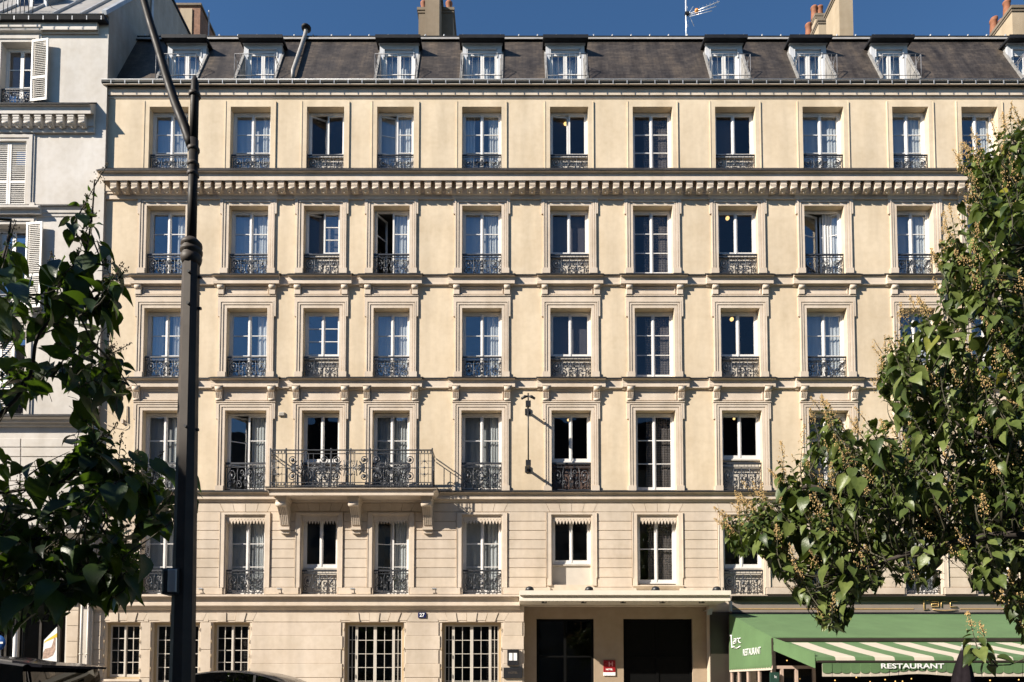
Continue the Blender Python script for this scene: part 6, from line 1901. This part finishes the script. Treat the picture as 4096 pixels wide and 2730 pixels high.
# hero stems
for a, b, d, ln, L in ((378,745,5.8,.55,.13),(360,860,5.8,.45,.20),(330,960,5.8,.4,.215),(300,1060,5.85,.35,.22),(50,870,6.3,.4,.17),(40,960,6.3,.4,.21),(455,1400,6.0,.30,.17),(430,1450,6.0,.3,.20),(375,1660,6.0,.42,.18),(370,1740,6.0,.3,.2),(480,1790,6.1,.3,.18),(545,1850,6.1,.25,.17),(500,2190,5.9,.25,.17),(225,1080,6.0,.3,.18),(430,1080,5.9,.3,.20),(250,1440,6.1,.3,.19)):
    twL(a, b, d, ln, L*1.22)
for poly, n in zip(polyL, (20, 18, 102, 8)):
    x0_, x1_ = min(p[0] for p in poly)-80, max(p[0] for p in poly); y0_, y1_ = min(p[1] for p in poly), max(p[1] for p in poly)-60
    c = t = 0
    while c < n and t < 4000:
        t += 1
        a, b = rl_.uniform(x0_, x1_), rl_.uniform(y0_, y1_)
        if a > 0 and not inpoly(a, b, poly): continue
        if n == 20 and a < 480 and b < 1080 and a > 120 and a > 120: continue
        twL(a, b, rl_.uniform(5.5, 7.0), rl_.uniform(.32,.46), rl_.uniform(.22,.31), up=Vector((rl_.uniform(.1,1.1), rl_.uniform(-.4,.4), rl_.uniform(.35,.9))), pan=rl_.random() < .35, nodes=5, droop=.8); c += 1
# the leaf seen past the right of the lamp post
for a_, b_, l_ in ((690,1905,.2),(640,1870,.22),(560,1840,.22),(600,2120,.22),(660,2090,.2),(540,2330,.2),(480,2395,.2),(400,2400,.21),(300,2380,.2)):
    tL.add_leaf(LQ(a_-25,b_-30,6.1), Vector((.75,rl_.uniform(-.2,.2),-.75)), Vector((.3,-.6,.8)), l_)
tL.add_leaf(LQ(750,1890,6.3), Vector((.8,-.1,-.6)), Vector((.3,-.7,.7)), .19)
# crown outside the frame: shades what hangs into view
cc = Vector((-6.1, -15.7, 5.5))
c = 0
while c < 150:
    q = Vector((rl_.uniform(-1,1), rl_.uniform(-1,1), rl_.uniform(-1,1)))
    if q.length > 1: continue
    tip = cc + Vector((q.x*2.0, q.y*1.9, q.z*2.3))
    a, b = proj(tip)
    if a > -420: continue
    tL.twig(tip, rl_.uniform(.4,.55), Vector((rl_.uniform(-.4,.4), rl_.uniform(-.4,.4), 1)), rl_.uniform(.19,.24), lambda a, b, t=0: a < -60, nodes=7, pan=False, droop=1.0); c += 1
tL.finish()

# =================================================================== CARS
def car(name, loc, label, body, L, W, Ht, belt, roof, mat, flip=1):
    """roof: list of (x, z) side outline of the cabin, from rear to front; body outline from a spline; x forward"""
    rt = root(name, loc, label, 'car')
    ox, oy, oz = loc
    def T(p): return (ox+flip*p[0], oy+flip*p[1], oz+p[2])
    def tmb(mb): mb.v = [T(p) for p in mb.v]; return mb
    # lower body: loft of cross sections
    st = []
    n = 22
    for i in range(n+1):
        t = i/n; x = -L/2 + L*t
        end = min(t, 1-t)
        wv = W/2*(1-.16*max(0, 1-end/.12)**2)
        zt_ = body(t)
        zb_ = .26 + .12*max(0, 1-end/.06)
        st.append((x, wv, zb_, zt_))
    vs = []; m = 12
    for x, w, zb_, zt_ in st:
        sec = [(-w*.86,zb_),(-w*.97,zb_+.10),(-w,(zb_+zt_)/2),(-w*.985,zt_-.08),(-w*.93,zt_-.015),(-w*.6,zt_+.01),(w*.6,zt_+.01),(w*.93,zt_-.015),(w*.985,zt_-.08),(w,(zb_+zt_)/2),(w*.97,zb_+.10),(w*.86,zb_)]
        vs += [(x,y,z) for y,z in sec]
    fs = []
    for i in range(n):
        for k in range(m):
            j = (k+1) % m
            fs.append((i*m+k, i*m+j, (i+1)*m+j, (i+1)*m+k))
    fs += [tuple(range(m)), tuple(n*m+k for k in range(m-1,-1,-1))]
    b = MB(); b.add(vs, fs, True); bo = part(rt, 'body', tmb(b), mat)
    # cabin: roof skin above glass band
    vs = []; fs = []; nr_ = len(roof)
    for x, z in roof:
        hfrac = (z-belt)/(Ht-belt)
        w = W/2*(.93-.17*hfrac)
        vs += [(x,-w,z-.03),(x,-w*.93,z-.006),(x,-w*.6,z+.006),(x,w*.6,z+.006),(x,w*.93,z-.006),(x,w,z-.03)]
    for i in range(nr_-1):
        for k in range(5): fs.append((i*6+k, i*6+k+1, (i+1)*6+k+1, (i+1)*6+k))
    skin_from, skin_to = 1, nr_-2
    b = MB(); b.add(vs, [f for q, f in enumerate(fs) if skin_from <= q//5 < skin_to], True)
    ro = part(rt, 'roof', tmb(b), mat)
    g = MB(); g.add(vs, [f for q, f in enumerate(fs) if q//5 < skin_from], True); part(rt, 'rear_window', tmb(g), M['car_glass'])
    g = MB(); g.add(vs, [f for q, f in enumerate(fs) if q//5 >= skin_to], True); part(rt, 'windscreen', tmb(g), M['car_glass'])
    for s in (-1, 1):
        top = [(x, s*W/2*(.93-.17*(z-belt)/(Ht-belt)), z-.03) for x, z in roof]
        bot = [(x, s*W/2*.935, belt-.02) for x, z in roof]
        cuts = [0, nr_//2-1, nr_-1] if nr_ < 9 else [0, nr_//3, 2*nr_//3, nr_-1]
        for a, c in zip(cuts[:-1], cuts[1:]):
            g = MB(); q = top[a:c+1]; w_ = bot[a:c+1]; k = len(q)
            g.add(q+w_, [(i,i+1,k+i+1,k+i) for i in range(k-1)]); part(rt, 'side_window', tmb(g), M['car_glass'])
        pl = MB()
        for a in cuts:
            t0, b0 = Vector(top[a]), Vector(bot[a])
            pl.prism([t0+Vector((-.02,s*.004,-.01)), t0+Vector((.02,s*.004,-.01)), b0+Vector((.02,s*.004,0)), b0+Vector((-.02,s*.004,0))], (0,-s*.02,0))
        part(rt, 'pillars', tmb(pl), M['rubber'], kind='stuff')
        mr = MB(); xf = roof[-1][0]-.25; mr.lathe((xf, s*(W/2+.09), belt+.04), [(.001,-.09),(.05,-.07),(.07,0),(.05,.07),(.001,.09)], 8, axis='y'); part(rt, 'mirror', tmb(mr), mat)
        for xw in (-L/2+.78, L/2-.86):
            wmb = MB(); wmb.lathe((xw, s*(W/2-.10), .33), [(.22,-.10),(.31,-.10),(.33,-.07),(.33,.07),(.31,.10),(.22,.10)], 24, axis='y'); wh = part(rt, 'wheel', tmb(wmb), M['rubber'])
            rm = MB(); rm.lathe((xw, s*(W/2-.10), .33), [(.001,-.06),(.215,-.085),(.218,.085),(.001,.06)], 16, axis='y'); part(wh, 'rim', tmb(rm), M['rim'])
        hl = MB(); hl.cbox(L/2-.16, L/2-.02, s*W*.30-.14, s*W*.30+.14, .66, .80, .02); part(rt, 'headlight', tmb(hl), M['headlamp'])
        tl = MB(); tl.cbox(-L/2+.0, -L/2+.10, s*W*.36-.10, s*W*.36+.10, .85, 1.05, .02); part(rt, 'tail_light', tmb(tl), M['tail'])
    return rt, tmb
def body1(t): return .70+.34*min(1, t/.05)**.5 - .30*max(0, (t-.70)/.30)**1.5 if t < .999 else .62
# nearer car, rear towards the right of the picture
d1_ = 8.4; y1_ = CY+d1_
Xr = Xp(322, 2730, y1_); zr_ = Zp(2628, y1_)
L1 = 4.55; ox1 = Xr - L1/2 - .05
x_sp = Xp(255, 2660, y1_) - ox1
rr1 = [(-L1/2+.05, 1.06), (-(x_sp)-.02+.02, Zp(2662,y1_)), (-(x_sp)+.28, Zp(2650,y1_)), (-(x_sp)+.75, zr_), (-.55, zr_+.015), (.1, zr_+.005), (.55, zr_-.07), (1.35, 1.08)]
c1_, T1 = car('parked_car', (ox1, y1_, -.15), 'black hatchback with rear spoiler in the lower left corner', body1, L1, 1.80, zr_+.17, 1.06, [(a, b+.15) for a, b in rr1], M['car_black'], -1)
sp = MB(); xs0 = -(x_sp); sp.add([(xs0-.16,-.62,Zp(2662,y1_)+.14),(xs0+.18,-.62,Zp(2652,y1_)+.16),(xs0+.18,.62,Zp(2652,y1_)+.16),(xs0-.16,.62,Zp(2662,y1_)+.14),(xs0-.15,-.62,Zp(2668,y1_)+.13),(xs0+.18,-.62,Zp(2668,y1_)+.15),(xs0+.18,.62,Zp(2668,y1_)+.15),(xs0-.15,.62,Zp(2668,y1_)+.13)], [(0,1,2,3),(7,6,5,4),(0,4,5,1),(1,5,6,2),(2,6,7,3),(3,7,4,0)])
part(c1_, 'spoiler', T1(sp), M['car_black'])
# car by the kerb: only its roof shows
d2_ = 12.0; y2_ = CY+d2_
xa_, xb_ = Xp(740, 2730, y2_), Xp(1190, 2730, y2_)
zr2 = Zp(2685, y2_)
cx2 = (xa_+xb_)/2; hw2 = (xb_-xa_)/2
rr2 = [(-1.60, 1.0), (-hw2-.12, 1.44)] + [(hw2*t, zr2-(zr2-1.50)*abs(t)**2.3) for t in (-1, -.85, -.7, -.5, -.25, 0, .25, .5, .7, .85, 1)] + [(hw2+.14, 1.42), (1.5, 1.02)]
car('parked_car', (cx2, y2_, -.15), 'dark car whose rounded roof shows right of the lamp post', body1, 4.3, 1.78, zr2+.15, 1.02, [(a, b+.15) for a, b in rr2], M['car_grey'], -1)

# =================================================================== BUILDING ACROSS THE STREET (seen in the window reflections)
ob = root('opposite_building', (-10, -30, 0), 'long stone apartment building across the street mirrored in the lower windows', 'building')
ob['kind'] = 'structure'
yo = -30.0; HO = 21.9
mb = MB()
X0, X1 = -75.0, 48.0
ohol = []
for fz in (4.6, 7.8, 11.0, 14.2):
    k = 0
    row = []
    x = X0+1.6
    while x < X1-2: row.append((x, x+1.15, fz, fz+2.1)); x += 3.1
    ohol.append(row)
zz = [0, 4.2, 7.4, 10.6, 13.8, 17.4]
mb.quad((X0,yo,0),(X1,yo,0),(X1,yo,4.2),(X0,yo,4.2))
for k, row in enumerate(ohol):
    wall_band(mb, X0, X1, zz[k+1], zz[k+2], row, y=yo, depth=-.25)
mb.quad((X0,yo,0),(X0,yo-12,0),(X0,yo-12,17.4),(X0,yo,17.4)); mb.quad((X1,yo,0),(X1,yo-12,0),(X1,yo-12,17.4),(X1,yo,17.4))
part(ob, 'wall', mb, M['opp'])
mb = MB()
for row in ohol:
    for a, b, c, d in row: mb.box(a, b, yo-.30, yo-.26, c, d)
part(ob, 'windows', mb, M['opp_glass'], kind='stuff')
mb = MB(); mb.sweepx([(yo,17.2),(yo+.5,17.35),(yo+.5,17.6),(yo+.1,17.7),(yo-1.2,HO),(yo-10,HO+.2),(yo-12,17.4)], X0, X1); part(ob, 'roof', mb, M['zinc_dark'])
for z in (4.2, 10.6):
    mb = MB(); mb.box(X0, X1, yo, yo+.2, z-.1, z+.12); part(ob, 'string_course', mb, M['opp'])
